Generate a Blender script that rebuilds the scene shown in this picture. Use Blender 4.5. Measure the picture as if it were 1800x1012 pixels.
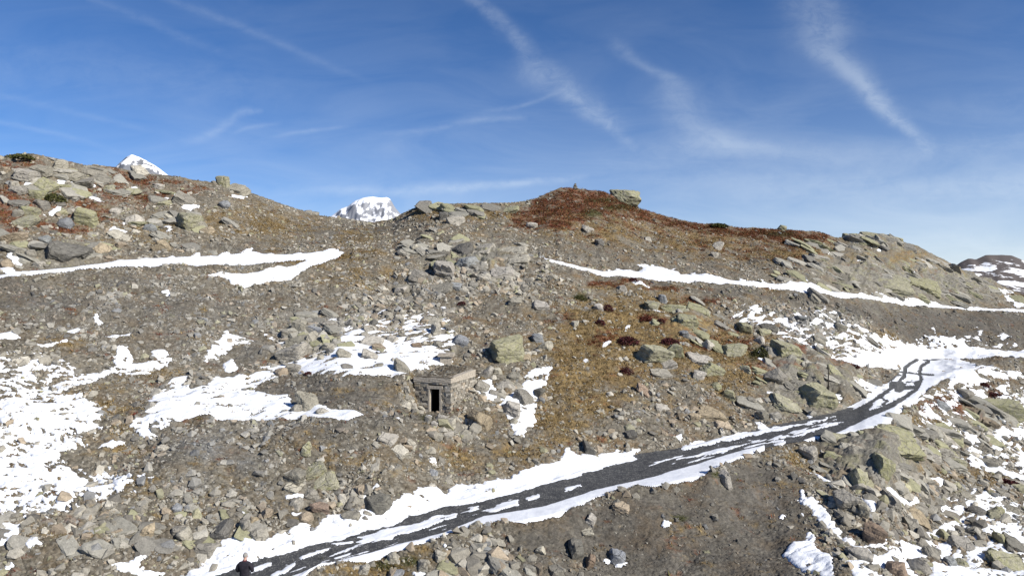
import bpy, bmesh, math, random
import numpy as np
from mathutils import Vector, Matrix, Euler

# ------------------------------------------------------------------ camera, sky, sun, exposure
for o in list(bpy.data.objects):
    bpy.data.objects.remove(o)
scn = bpy.context.scene
COL = scn.collection
F = 1200.0            # focal length in survey pixels (survey frame 1800 x 1012)
CX, CY = 900.0, 506.0
CAMZ = 14.0           # height of the drone above the datum

cam_d = bpy.data.cameras.new('camera')
cam_d.sensor_width = 36.0
cam_d.lens = 36.0 * F / 1800.0
cam_d.clip_start = 0.1
cam_d.clip_end = 60000.0
cam = bpy.data.objects.new('camera', cam_d)
cam.location = (0, 0, CAMZ)
cam.rotation_euler = (math.radians(90), 0, 0)
COL.objects.link(cam)
scn.camera = cam

SUN_DIR = Vector((0.70, -0.46, 0.56)).normalized()      # towards the sun
SUN_EL = math.asin(SUN_DIR.z)
sun_d = bpy.data.lights.new('sun', 'SUN')
sun_d.energy = 4.6
sun_d.angle = math.radians(0.5)
sun_d.color = (1.0, 0.955, 0.88)
sun = bpy.data.objects.new('sun', sun_d)
sun.rotation_euler = SUN_DIR.to_track_quat('Z', 'Y').to_euler()
sun.location = (30, -20, 60)
COL.objects.link(sun)

scn.view_settings.view_transform = 'Standard'
scn.view_settings.look = 'None'
scn.view_settings.gamma = 1.0
scn.view_settings.use_curve_mapping = False
scn.view_settings.exposure = 0.48

world = bpy.data.worlds.new('World')
scn.world = world
world.use_nodes = True


class NB:
    """small node-graph helper"""
    def __init__(self, tree):
        self.t = tree
        self.n = tree.nodes
        self.l = tree.links

    def new(self, kind, **kw):
        nd = self.n.new(kind)
        for k, v in kw.items():
            setattr(nd, k, v)
        return nd

    def put(self, sock, val):
        if hasattr(val, 'is_output'):
            self.l.new(val, sock)
        else:
            sock.default_value = val

    def math(self, op, a, b=None, c=None, clamp=False):
        nd = self.new('ShaderNodeMath', operation=op, use_clamp=clamp)
        self.put(nd.inputs[0], a)
        if b is not None:
            self.put(nd.inputs[1], b)
        if c is not None:
            self.put(nd.inputs[2], c)
        return nd.outputs[0]

    def vmath(self, op, a, b=None):
        nd = self.new('ShaderNodeVectorMath', operation=op)
        self.put(nd.inputs[0], a)
        if b is not None:
            self.put(nd.inputs[1], b)
        return nd.outputs[0]

    def noise(self, vec, scale, detail=3.0, rough=0.55, dist=0.0):
        nd = self.new('ShaderNodeTexNoise')
        self.put(nd.inputs['Vector'], vec)
        nd.inputs['Scale'].default_value = scale
        nd.inputs['Detail'].default_value = detail
        nd.inputs['Roughness'].default_value = rough
        nd.inputs['Distortion'].default_value = dist
        return nd.outputs['Fac']

    def noisec(self, vec, scale, amp):
        nd = self.new('ShaderNodeTexNoise')
        self.put(nd.inputs['Vector'], vec)
        nd.inputs['Scale'].default_value = scale
        return self.vmath('MULTIPLY', nd.outputs['Color'], (amp, amp, amp))

    def ramp(self, fac, stops):
        nd = self.new('ShaderNodeValToRGB')
        el = nd.color_ramp.elements
        while len(el) > 1:
            el.remove(el[-1])
        el[0].position = stops[0][0]
        el[0].color = self.c4(stops[0][1])
        for p, c in stops[1:]:
            e = el.new(p)
            e.color = self.c4(c)
        self.put(nd.inputs[0], fac)
        return nd.outputs[0]

    @staticmethod
    def c4(c):
        return (c, c, c, 1) if isinstance(c, (int, float)) else (c[0], c[1], c[2], 1)

    def mix(self, fac, a, b, blend='MIX'):
        nd = self.new('ShaderNodeMix', data_type='RGBA', blend_type=blend)
        self.put(nd.inputs[0], fac)
        for s, v in ((nd.inputs[6], a), (nd.inputs[7], b)):
            if hasattr(v, 'is_output'):
                self.l.new(v, s)
            else:
                s.default_value = self.c4(v)
        return nd.outputs[2]

    def curve(self, x, pts, lo, hi):
        """pts: (x, y) with y in 0..1; x is mapped from lo..hi to 0..1"""
        t = self.math('DIVIDE', self.math('SUBTRACT', x, lo), hi - lo, clamp=True)
        nd = self.new('ShaderNodeFloatCurve')
        cv = nd.mapping.curves[0]
        P = [((a - lo) / (hi - lo), b) for a, b in pts]
        cv.points[0].location = P[0]
        cv.points[1].location = P[-1]
        for p in P[1:-1]:
            cv.points.new(*p)
        nd.mapping.use_clip = False
        nd.mapping.update()
        self.put(nd.inputs['Value'], t)
        return nd.outputs[0]


def build_sky():
    b = NB(world.node_tree)
    b.n.clear()
    out = b.new('ShaderNodeOutputWorld')
    bg = b.new('ShaderNodeBackground')
    b.l.new(bg.outputs[0], out.inputs[0])
    sky = b.new('ShaderNodeTexSky', sky_type='NISHITA')
    sky.sun_disc = False
    sky.sun_elevation = SUN_EL
    sky.sun_rotation = math.atan2(SUN_DIR.x, SUN_DIR.y)
    sky.altitude = 2300
    sky.air_density = 1.0
    sky.dust_density = 0.9
    sky.ozone_density = 3.2
    tc = b.new('ShaderNodeTexCoord')
    sp = b.new('ShaderNodeSeparateXYZ')
    b.l.new(tc.outputs['Generated'], sp.inputs[0])
    x, y, z = sp.outputs
    front = b.math('GREATER_THAN', y, 0.05)
    yy = b.math('MAXIMUM', y, 0.05)
    U = b.math('DIVIDE', x, yy)        # tangent of the bearing east of the view axis
    V = b.math('DIVIDE', z, yy)
    uv = b.new('ShaderNodeCombineXYZ')
    b.l.new(U, uv.inputs[0]); b.l.new(V, uv.inputs[1])
    uvv = uv.outputs[0]
    wob = b.math('SUBTRACT', b.noise(uvv, 9.0, 4, .6), 0.5)
    wob2 = b.math('SUBTRACT', b.noise(uvv, 24.0, 4, .65), 0.5)
    grain = b.noise(b.vmath('MULTIPLY', uvv, (1.0, 1.7, 1.0)), 30.0, 5, .68, .6)
    soft = b.noise(uvv, 7.0, 4, .6, .5)

    def tu(px): return (px - CX) / F
    def tv(py): return (CY - py) / F
    total = None

    def streak(pts, steep, wobble):
        nonlocal total
        if steep:
            S, T = V, U
            P = sorted((tv(p[1]), tu(p[0]), p[2] / F, p[3]) for p in pts)
        else:
            S, T = U, V
            P = sorted((tu(p[0]), tv(p[1]), p[2] / F, p[3]) for p in pts)
        lo, hi = P[0][0], P[-1][0]
        c = b.math('SUBTRACT', b.math('MULTIPLY', b.curve(S, [(p[0], (p[1] + 1) / 2) for p in P], lo, hi), 2.0), 1.0)
        w = b.curve(S, [(p[0], p[2] * 5) for p in P], lo, hi)
        w = b.math('MAXIMUM', b.math('DIVIDE', w, 5.0), 0.002)
        a = b.curve(S, [(p[0], p[3]) for p in P], lo, hi)
        inside = b.math('MULTIPLY', b.math('GREATER_THAN', S, lo), b.math('LESS_THAN', S, hi))
        d = b.math('SUBTRACT', T, c)
        d = b.math('ADD', d, b.math('MULTIPLY', wob, wobble / F))
        d = b.math('ADD', d, b.math('MULTIPLY', wob2, wobble * .9 / F))
        d = b.math('DIVIDE', d, w)
        g = b.math('EXPONENT', b.math('MULTIPLY', b.math('MULTIPLY', d, d), -1.0))
        g = b.math('MULTIPLY', b.math('MULTIPLY', g, a), inside)
        total = g if total is None else b.math('ADD', total, g)

    streak([(838, 0, 16, .30), (890, 45, 20, .30), (935, 100, 24, .28), (968, 142, 44, .36), (1010, 170, 36, .42),
            (1052, 202, 30, .5), (1088, 236, 20, .34), (1112, 268, 12, 0)], True, 34)
    streak([(1075, 55, 12, 0), (1096, 85, 16, .16), (1130, 115, 18, .22), (1175, 135, 22, .26), (1192, 180, 40, .28),
            (1222, 220, 44, .32), (1250, 240, 56, .28), (1290, 262, 70, .0)], True, 30)
    streak([(1428, -60, 60, .2), (1432, 0, 56, .3), (1448, 50, 52, .34), (1452, 88, 40, .42), (1482, 115, 36, .48), (1522, 150, 26, .56),
            (1562, 200, 22, .55), (1600, 230, 20, .45), (1628, 256, 14, .32), (1630, 285, 10, 0)], True, 30)
    streak([(150, -8, 8, .1), (300, 55, 9, .11), (350, 76, 9, .09), (420, 105, 8, 0)], False, 10)
    streak([(280, -8, 8, .14), (450, 58, 8, .14), (550, 103, 8, .11), (680, 160, 8, 0)], False, 12)
    streak([(-100, 150, 7, .16), (0, 168, 7, .10), (200, 215, 6, .09), (330, 246, 6, 0)], False, 8)
    streak([(-100, 195, 6, .2), (0, 215, 5, .14), (120, 240, 5, .13), (240, 276, 5, 0)], False, 6)
    streak([(310, 250, 6, 0), (365, 238, 9, .22), (400, 216, 11, .22), (420, 200, 9, .24), (452, 195, 5, .16), (465, 195, 4, 0)], False, 10)
    streak([(400, 238, 4, 0), (440, 225, 4, .16), (500, 215, 4, 0)], False, 8)
    streak([(470, 241, 4, 0), (540, 231, 4, .2), (630, 221, 4, 0)], False, 8)
    streak([(640, 238, 5, 0), (750, 229, 6, .18), (830, 213, 6, .2), (900, 208, 5, .2), (930, 208, 4, 0)], False, 8)
    streak([(430, 335, 12, 0), (600, 335, 10, .22), (750, 334, 9, .36), (860, 325, 8, .42), (960, 318, 6, .34), (1040, 312, 5, 0)], False, 14)
    streak([(840, 195, 4, 0), (920, 185, 4, .18), (975, 165, 4, .12), (1000, 150, 4, 0)], False, 8)
    streak([(1000, 262, 20, 0), (1200, 266, 22, .2), (1340, 262, 16, .28), (1480, 272, 20, .16), (1800, 250, 26, .14), (1900, 240, 26, 0)], False, 26)
    streak([(1000, 300, 20, 0), (1300, 318, 30, .18), (1600, 330, 34, .22), (1900, 330, 40, .2), (2100, 330, 40, 0)], False, 40)
    streak([(1550, 205, 20, 0), (1700, 190, 24, .10), (1850, 185, 24, .10), (2000, 185, 20, 0)], False, 40)
    streak([(-100, 110, 40, .08), (200, 130, 40, .10), (500, 165, 40, .06), (700, 180, 40, 0)], False, 60)

    # thin veil of stretched ice cloud over the lower sky
    vn = b.noise(b.vmath('MULTIPLY', uvv, (1.3, 5.0, 1.0)), 3.0, 5, .58, .8)
    veil = b.math('MULTIPLY', b.math('SUBTRACT', vn, 0.36, clamp=True), 0.75)
    low = b.math('EXPONENT', b.math('MULTIPLY', b.math('ABSOLUTE', V), -5.5))
    veil = b.math('MULTIPLY', veil, b.math('ADD', b.math('MULTIPLY', low, 1.0), 0.06))
    rightw = b.math('ADD', b.math('MULTIPLY', U, .55), .55, clamp=True)
    haze_ = b.math('MULTIPLY', b.math('EXPONENT', b.math('MULTIPLY', b.math('ABSOLUTE', V), -9.0)), b.math('MULTIPLY', rightw, .80))
    veil = b.math('ADD', veil, haze_)
    tex = b.math('ADD', b.math('MULTIPLY', grain, 0.85), b.math('MULTIPLY', soft, 0.75))
    tex = b.math('SUBTRACT', b.math('MULTIPLY', tex, 2.3), 1.05, clamp=True)
    cloud = b.math('ADD', b.math('MULTIPLY', b.math('MULTIPLY', total, tex), .47), veil)
    cloud = b.math('MULTIPLY', cloud, front)
    cloud = b.math('MINIMUM', cloud, 0.9)
    hs_ = b.new('ShaderNodeHueSaturation')
    hs_.inputs['Saturation'].default_value = 1.22
    b.l.new(sky.outputs[0], hs_.inputs['Color'])
    air = b.mix(1.0, hs_.outputs[0], (1.0, .95, 1.08), 'MULTIPLY')
    col = b.mix(cloud, air, (CLOUD_V * .84, CLOUD_V * .93, CLOUD_V))
    b.l.new(col, bg.inputs[0])
    bg.inputs[1].default_value = SKY_STRENGTH


SKY_STRENGTH = 0.078
CLOUD_V = 9.6
build_sky()

# ------------------------------------------------------------------ numpy noise
random.seed(7)


def h32(ix, iy, seed):
    h = (ix.astype(np.int64) * 374761393 + iy.astype(np.int64) * 668265263 + seed * 1442695041) & 0xFFFFFFFF
    h = ((h ^ (h >> 13)) * 1274126177) & 0xFFFFFFFF
    h = ((h ^ (h >> 16)) * 2246822519) & 0xFFFFFFFF
    return h ^ (h >> 15)


def h01(ix, iy, seed):
    return h32(ix, iy, seed).astype(np.float64) / 4294967296.0


def perlin(x, y, seed=0):
    ix = np.floor(x); iy = np.floor(y)
    fx = x - ix; fy = y - iy
    ix = ix.astype(np.int64); iy = iy.astype(np.int64)
    u = fx * fx * fx * (fx * (fx * 6 - 15) + 10)
    v = fy * fy * fy * (fy * (fy * 6 - 15) + 10)

    def g(ox, oy):
        a = h01(ix + ox, iy + oy, seed) * 2 * np.pi
        return np.cos(a) * (fx - ox) + np.sin(a) * (fy - oy)
    n0 = g(0, 0) * (1 - u) + g(1, 0) * u
    n1 = g(0, 1) * (1 - u) + g(1, 1) * u
    return (n0 * (1 - v) + n1 * v) * 1.5


def fbm(x, y, octv=4, seed=0, rough=0.5):
    s = np.zeros_like(x); a = 1.0; t = 0.0
    for k in range(octv):
        s += a * perlin(x * 2 ** k, y * 2 ** k, seed + k * 17)
        t += a
        a *= rough
    return s / t


def voronoi(x, y, seed=0):
    ix = np.floor(x).astype(np.int64); iy = np.floor(y).astype(np.int64)
    f1 = np.full(x.shape, 9.0); f2 = np.full(x.shape, 9.0)
    idx = np.zeros(x.shape, np.int64); dx1 = np.zeros(x.shape); dy1 = np.zeros(x.shape)
    for ox in (-1, 0, 1):
        for oy in (-1, 0, 1):
            cx = ix + ox; cy = iy + oy
            dx = x - (cx + h01(cx, cy, seed)); dy = y - (cy + h01(cx, cy, seed + 1))
            d = dx * dx + dy * dy
            near = d < f1
            f2 = np.where(near, f1, np.minimum(f2, d))
            f1 = np.where(near, d, f1)
            idx = np.where(near, h32(cx, cy, seed + 2), idx)
            dx1 = np.where(near, dx, dx1); dy1 = np.where(near, dy, dy1)
    return np.sqrt(f1), np.sqrt(f2), idx, dx1, dy1


def smooth(a, lo, hi):
    t = np.clip((a - lo) / (hi - lo), 0, 1)
    return t * t * (3 - 2 * t)


# ------------------------------------------------------------------ terrain survey
def PL(pts):
    a = np.array(pts, float)
    return lambda p: np.interp(p, a[:, 0], a[:, 1])


sky_line = PL([(-900, 330), (-300, 300), (-60, 284), (0, 277), (30, 270), (60, 271), (100, 279), (150, 290), (200, 294), (240, 304), (300, 309), (350, 318),
               (380, 322), (420, 332), (470, 350), (520, 368), (560, 379), (600, 384), (655, 391), (690, 386), (702, 378), (735, 364),
               (750, 359), (800, 358), (860, 358), (900, 357), (940, 350), (965, 339), (985, 331), (1010, 331), (1060, 337),
               (1100, 352), (1125, 367), (1180, 383), (1230, 393), (1260, 393), (1300, 400), (1380, 404), (1440, 408), (1470, 418),
               (1500, 417), (1520, 413), (1575, 418), (1590, 428), (1610, 434), (1640, 450), (1660, 462), (1680, 470), (1700, 482), (1745, 496),
               (1765, 506), (1800, 519), (1900, 530), (2100, 540), (2700, 560)])
road_lo = PL([(-900, 1380), (-300, 1290), (0, 1200), (200, 1145), (400, 1080), (520, 1022), (600, 992), (700, 964), (780, 945), (860, 922), (920, 919), (985, 905),
              (1050, 876), (1150, 857), (1240, 838), (1265, 824), (1340, 790), (1440, 772), (1520, 758), (1560, 746), (1600, 712),
              (1625, 692), (1650, 676), (1690, 657), (1720, 650), (1800, 632), (2100, 615), (2700, 610)])
road_hi = PL([(-900, 1250), (-300, 1180), (0, 1110), (200, 1055), (340, 1012), (450, 985), (560, 950), (650, 928), (780, 888), (900, 860), (1000, 834),
              (1120, 798), (1200, 785), (1330, 755), (1480, 720), (1540, 690), (1578, 656), (1590, 640), (1620, 624), (1700, 621),
              (1800, 615), (2100, 606), (2700, 600)])
z_lo = PL([(-300, -12), (0, -11.8), (400, -11.6), (600, -11.3), (800, -10.9), (1000, -10.55), (1200, -10.2), (1400, -9.75), (1500, -9.6), (1600, -9.2),
           (1700, -8.3), (1800, -7.9), (2100, -7.5)])
z_hi = PL([(-300, -11.9), (0, -11.7), (400, -11.5), (600, -11.15), (800, -10.75), (1000, -10.4), (1200, -10.1), (1400, -9.6), (1500, -9.35),
           (1540, -8.8), (1600, -8.0), (1700, -7.6), (1800, -7.6), (2100, -7.2)])
trk_lo = PL([(-900, 540), (-300, 520), (0, 492), (110, 478), (180, 472), (250, 470), (330, 470), (430, 469), (540, 462), (600, 462), (700, 452), (800, 446),
             (900, 452), (960, 459), (1000, 471), (1060, 486), (1120, 492), (1200, 496), (1300, 501), (1380, 509), (1440, 520),
             (1540, 531), (1600, 539), (1700, 546), (1800, 550), (2100, 556), (2700, 565)])
trk_hi = PL([(-900, 525), (-300, 505), (0, 483), (60, 475), (130, 468), (200, 458), (300, 452), (425, 446), (500, 446), (580, 441), (650, 440), (800, 436),
             (900, 442), (960, 452), (1010, 465), (1060, 477), (1120, 481), (1200, 485), (1300, 493), (1380, 501), (1440, 510),
             (1540, 523), (1600, 531), (1700, 540), (1800, 544), (2100, 550), (2700, 558)])
TABLE = {  # bearing: depth rows (py, D) of the slope between the road and the track
    -900: [(870, 27), (750, 32), (680, 36), (600, 40)],
    -300: [(860, 29), (740, 34), (660, 38), (580, 42)],
    0: [(860, 30), (740, 34.8), (660, 38.5), (580, 42.3)],
    200: [(860, 31.2), (740, 36), (660, 40.5), (580, 45)],
    400: [(770, 34.5), (738, 36.4), (670, 42.5), (590, 47.5)],
    500: [(760, 35), (738, 36.8), (695, 40.5), (600, 49)],
    600: [(748, 36), (725, 38.3), (658, 41.8), (600, 48.5)],
    700: [(748, 37), (715, 39.5), (660, 42.2), (600, 49.5)],
    800: [(770, 38.7), (725, 41.3), (650, 46.5), (590, 51)],
    900: [(780, 39.5), (700, 44.5), (640, 48.5), (580, 53)],
    1000: [(760, 42), (700, 46), (640, 50), (560, 57)],
    1200: [(740, 46), (690, 49), (620, 55), (560, 61)],
    1400: [(705, 52.5), (650, 56.5), (600, 62), (555, 67.5)],
    1500: [(690, 55.5), (650, 59), (610, 65.5), (565, 71)],
    1600: [(622, 77), (605, 79), (585, 80.7), (560, 82.7)],
    1700: [(614, 80), (602, 82), (585, 84), (562, 87)],
    1800: [(612, 83.5), (602, 86), (585, 88), (563, 91)],
    2100: [(612, 88), (602, 90), (585, 92), (565, 96)],
    2700: [(612, 92), (602, 94), (585, 97), (570, 101)]}
d_tl = PL([(-300, 46), (0, 48.5), (200, 54), (400, 58), (500, 59.5), (600, 62), (700, 65), (800, 67), (900, 67.5), (1000, 66), (1200, 69), (1400, 72),
           (1500, 76), (1600, 85), (1700, 89.5), (1800, 93), (2100, 99), (2700, 106)])
d_tu = PL([(-300, 49), (0, 50.5), (200, 57), (400, 62), (500, 64), (600, 67), (700, 68), (800, 69), (900, 69.5), (1000, 69), (1200, 72), (1400, 75),
           (1500, 79), (1600, 88), (1700, 92.5), (1800, 96), (2100, 103), (2700, 110)])
d_sky = PL([(-900, 54), (-300, 60), (0, 64), (200, 72), (400, 76), (600, 86), (700, 84), (800, 80), (900, 83), (1000, 86), (1200, 92), (1400, 95), (1500, 98),
            (1600, 102), (1700, 106), (1800, 112), (2100, 125), (2700, 140)])
py_b = PL([(-900, 1460), (-300, 1340), (0, 1255), (200, 1200), (400, 1140), (600, 1075), (800, 1045), (2700, 1045)])
d_b = PL([(-900, 15.5), (-300, 17), (0, 18.9), (200, 20.5), (400, 22.8), (600, 25.8), (800, 27.3), (1000, 28.5), (1200, 29.5), (1400, 28.5), (1500, 27.5),
          (1600, 29.5), (1700, 30.5), (1800, 31.5), (2100, 34), (2700, 36)])

cols = np.concatenate([np.arange(-800, -100, 14.0), np.arange(-100, 1900, 1.9), np.arange(1900, 2600, 14.0)])
NC = len(cols)
NV = 660                                   # rows over the visible slope
feat_py, feat_d = [], []
tk = sorted(TABLE)
feat_py.append(np.full(NC, 1600.0)); feat_d.append(d_b(cols) * .80)
feat_py.append(py_b(cols)); feat_d.append(d_b(cols))
feat_py.append(road_lo(cols)); feat_d.append(-z_lo(cols) * F / (road_lo(cols) - CY))
feat_py.append(road_hi(cols)); feat_d.append(-z_hi(cols) * F / (road_hi(cols) - CY))
for k in range(4):
    feat_py.append(np.interp(cols, tk, [TABLE[t][k][0] for t in tk]))
    feat_d.append(np.interp(cols, tk, [TABLE[t][k][1] for t in tk]))
feat_py.append(trk_lo(cols)); feat_d.append(d_tl(cols))
feat_py.append(trk_hi(cols)); feat_d.append(d_tu(cols))
feat_py.append(sky_line(cols)); feat_d.append(d_sky(cols))
fp = np.array(feat_py); fd = np.array(feat_d)
for i in range(1, len(fp)):
    fp[i] = np.minimum(fp[i], fp[i - 1] - 2.0)
    fd[i] = np.maximum(fd[i], fd[i - 1] + 0.25)

v = np.linspace(0, 1, NV)
low_py = np.linspace(1500, 1062, 26)[:-1]
PY = np.concatenate([np.repeat(low_py[None], NC, 0), 1062 + (fp[-1] - 1062)[:, None] * v[None]], 1)    # NC x rows
NR = PY.shape[1]
D = np.zeros_like(PY)
for i in range(NC):
    D[i] = np.interp(-PY[i], -fp[:, i], fd[:, i])


def gsm(a, s, axis):
    r = int(3 * s) + 1
    k = np.exp(-0.5 * (np.arange(-r, r + 1) / s) ** 2); k /= k.sum()
    pad = [(0, 0), (0, 0)]; pad[axis] = (r, r)
    b = np.pad(a, pad, mode='edge')
    out = np.zeros_like(a)
    for j, w in enumerate(k):
        out += w * (b[j:j + a.shape[0]] if axis == 0 else b[:, j:j + a.shape[1]])
    return out


D = gsm(gsm(D, 7.0, 0), 4.0, 1)
PX = np.repeat(cols[:, None], NR, 1)
X = (PX - CX) / F * D
Y = D.copy()
Z = -(PY - CY) / F * D

# ------------------------------------------------------------------ zone maps (outlines of patches, projected on the slope)
QX, QY = X, Y + 0.6 * Z                   # slope coordinates in metres
wx = fbm(QX / 1.3, QY / 1.3, 4, 11, .6) * 9
wy = fbm(QX / 1.3, QY / 1.3, 4, 57, .6) * 6
jx = fbm(QX / .28, QY / .28, 2, 91, .6) * 4
jy = fbm(QX / .28, QY / .28, 2, 93, .6) * 3
_sy = np.sqrt(np.gradient(Y, axis=1) ** 2 + np.gradient(Z, axis=1) ** 2) / (np.abs(np.gradient(PY, axis=1)) + 1e-6)
FOR = np.clip(gsm((D / F) / _sy, 2.0, 1) * 1.25, .12, 1.0)        # how steeply the ground faces the valley
wy *= FOR ** 1.6; jy *= FOR ** 1.6


def poly_mask(pts, soft=6.0, warp=1.0):
    p = np.array(pts, float)
    m = np.zeros(PX.shape)
    mg = soft + 26
    c0 = np.searchsorted(cols, p[:, 0].min() - mg); c1 = np.searchsorted(cols, p[:, 0].max() + mg)
    if c1 <= c0:
        return m
    ax = (PX + (wx + jx) * warp)[c0:c1]; ay = (PY + (wy + jy) * warp)[c0:c1]
    inside = np.zeros(ax.shape, bool); dist = np.full(ax.shape, 1e9)
    n = len(p)
    for i in range(n):
        x0, y0 = p[i]; x1, y1 = p[(i + 1) % n]
        if y0 != y1:
            cnd = (y0 > ay) != (y1 > ay)
            inside ^= cnd & (ax < (x1 - x0) * (ay - y0) / (y1 - y0) + x0)
        L = (x1 - x0) ** 2 + (y1 - y0) ** 2 + 1e-9
        t = np.clip(((ax - x0) * (x1 - x0) + (ay - y0) * (y1 - y0)) / L, 0, 1)
        dist = np.minimum(dist, (ax - x0 - t * (x1 - x0)) ** 2 + (ay - y0 - t * (y1 - y0)) ** 2)
    sd = np.sqrt(dist) * np.where(inside, 1, -1)
    m[c0:c1] = smooth(sd, -soft, soft)
    return m


def blob(px, py, rx, ry=None, rot=0.0, warp=1.0):
    ry = rx if ry is None else ry
    m = np.zeros(PX.shape)
    R = 2.2 * max(rx, ry) + 20
    c0 = np.searchsorted(cols, px - R); c1 = np.searchsorted(cols, px + R)
    dx = (PX + (wx + jx) * warp)[c0:c1] - px; dy = (PY + (wy + jy) * warp)[c0:c1] - py
    ca, sa = math.cos(math.radians(rot)), math.sin(math.radians(rot))
    e = ((dx * ca + dy * sa) / rx) ** 2 + ((-dx * sa + dy * ca) / ry) ** 2
    m[c0:c1] = np.exp(-e * 0.9)
    return m


SNOW = np.zeros(PX.shape)
COVER = np.zeros(PX.shape)


def snow(c, *pts, soft=5.0, warp=0.8):
    global SNOW, COVER
    k_ = poly_mask(pts, soft, warp)
    SNOW = np.maximum(SNOW, c * k_)
    COVER = np.maximum(COVER, np.where(k_ > .03, c, 0))


# left track and its fan
snow(.93, (-200, 512), (0, 484), (60, 476), (130, 470), (200, 460), (215, 455), (290, 453), (330, 452), (380, 450), (425, 446), (435, 440), (460, 442), (500, 447),
     (540, 445), (580, 440), (606, 443), (600, 452), (570, 462), (540, 470), (520, 483), (505, 493), (470, 500), (425, 504), (405, 500), (395, 490),
     (362, 486), (385, 481), (410, 482), (450, 478), (490, 470), (520, 464), (540, 458), (500, 461), (430, 468), (330, 470), (250, 469), (180, 471),
     (110, 478), (50, 486), (0, 493), (-200, 522), soft=3.0, warp=.55)
# right track
snow(.90, (955, 453), (1010, 466), (1060, 477), (1085, 472), (1120, 477), (1140, 467), (1165, 470), (1200, 481), (1230, 482), (1260, 487), (1300, 491), (1340, 496), (1380, 499),
     (1420, 495), (1450, 504), (1480, 513), (1530, 518), (1560, 515), (1590, 524), (1680, 539), (1800, 543), (2000, 548), (2000, 554), (1800, 549), (1700, 545),
     (1600, 538), (1540, 531), (1440, 520), (1380, 509), (1300, 501), (1200, 496), (1120, 492), (1060, 486), (1000, 471), (955, 458), soft=3.5, warp=.6)
snow(.75, (1120, 470), (1135, 462), (1150, 470), (1140, 476)); snow(.7, (1170, 468), (1185, 470), (1200, 480), (1190, 482))
snow(.7, (1420, 500), (1440, 498), (1450, 506), (1432, 508)); snow(.75, (1540, 516), (1562, 512), (1568, 522), (1545, 522))
# bank on the upper side of the road
snow(.9, (150, 1062), (300, 1010), (345, 990), (372, 955), (415, 943), (428, 950), (470, 950), (482, 944), (504, 940), (510, 930), (525, 921), (546, 922), (545, 940),
     (575, 902), (600, 898), (630, 890), (668, 895), (690, 889), (705, 876), (735, 862), (768, 850), (778, 862), (786, 868), (790, 852), (812, 845), (850, 848), (900, 838),
     (940, 820), (975, 814), (988, 803), (997, 788), (1010, 800), (1050, 800), (1080, 790), (1086, 785), (1096, 795), (1116, 790), (1126, 791), (1118, 802),
     (1120, 810), (1060, 824), (1000, 842), (960, 852), (900, 869), (840, 884), (780, 893), (738, 906), (720, 908), (690, 925), (640, 935), (600, 950), (560, 958), (500, 975), (440, 992), (380, 1012), (250, 1062), soft=6)
snow(1, (640, 876), (655, 862), (668, 854), (666, 862), (650, 872), (640, 888))
# patches along the crown of the road
for P in ([(528, 982), (575, 962), (584, 965), (560, 976), (535, 986)], [(585, 956), (615, 952), (620, 955), (590, 962)],
          [(628, 945), (650, 940), (700, 925), (745, 918), (765, 906), (800, 903), (804, 912), (760, 926), (700, 942), (685, 950), (650, 950)],
          [(842, 899), (880, 885), (915, 877), (912, 886), (870, 901)], [(920, 876), (950, 869), (945, 880), (920, 884)],
          [(985, 858), (1022, 852), (1020, 858), (990, 866)], [(440, 1000), (478, 988), (470, 1000), (440, 1010)], [(470, 1010), (530, 985), (520, 998), (480, 1020)],
          [(605, 966), (625, 960), (640, 958), (610, 972)], [(790, 903), (805, 901), (800, 906), (790, 907)],
          [(1195, 787), (1210, 776), (1330, 757), (1400, 746), (1450, 735), (1472, 731), (1440, 743), (1400, 752), (1330, 766), (1200, 793)],
          [(1408, 774), (1440, 766), (1440, 771), (1415, 777)], [(1358, 782), (1380, 774), (1386, 778), (1370, 785)]):
    snow(.84, *P, soft=3.5, warp=1.3)
snow(.72, (1205, 805), (1250, 790), (1300, 781), (1400, 760), (1472, 740), (1474, 747), (1400, 769), (1330, 780), (1230, 806), soft=3)
snow(1, (430, 1062), (500, 1018), (600, 985), (700, 957), (780, 937), (850, 908), (960, 890), (1050, 861), (1150, 838), (1230, 814), (1290, 795), (1345, 782), (1344, 791),
     (1270, 818), (1266, 826), (1240, 839), (1150, 858), (1050, 877), (985, 906), (920, 920), (860, 922), (780, 946), (700, 966), (600, 994), (555, 1012), (470, 1062), soft=2.5, warp=.35)
# the bend
snow(1, (1455, 768), (1480, 757), (1520, 737), (1570, 716), (1606, 690), (1618, 668), (1640, 655), (1660, 664), (1650, 674), (1625, 691), (1600, 713), (1558, 748), (1520, 756), soft=2.5, warp=.4)
snow(.93, (1480, 640), (1540, 622), (1580, 606), (1640, 612), (1700, 608), (1760, 615), (1800, 617), (2100, 610), (2100, 618), (1800, 629), (1690, 630), (1722, 652), (1660, 667), (1640, 674),
     (1600, 668), (1575, 655), (1540, 645), soft=4)
snow(.84, (1490, 660), (1520, 668), (1560, 674), (1572, 664), (1605, 655), (1605, 668), (1565, 690), (1540, 706), (1505, 724), (1490, 716), (1530, 692), (1500, 680), soft=4)
snow(.8, (1540, 700), (1600, 670), (1612, 668), (1600, 690), (1560, 715), (1520, 730), soft=4)
snow(0.58, (1285, 556), (1300, 540), (1330, 538), (1350, 548), (1450, 542), (1520, 570), (1590, 600), (1560, 626), (1480, 636), (1420, 612), (1370, 592), soft=10)
snow(.85, (1420, 610), (1480, 628), (1540, 620), (1560, 640), (1500, 645), (1450, 630), soft=5)
snow(.8, (1505, 566), (1545, 588), (1590, 602), (1660, 602), (1692, 612), (1600, 614), (1540, 604), soft=6)
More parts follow.
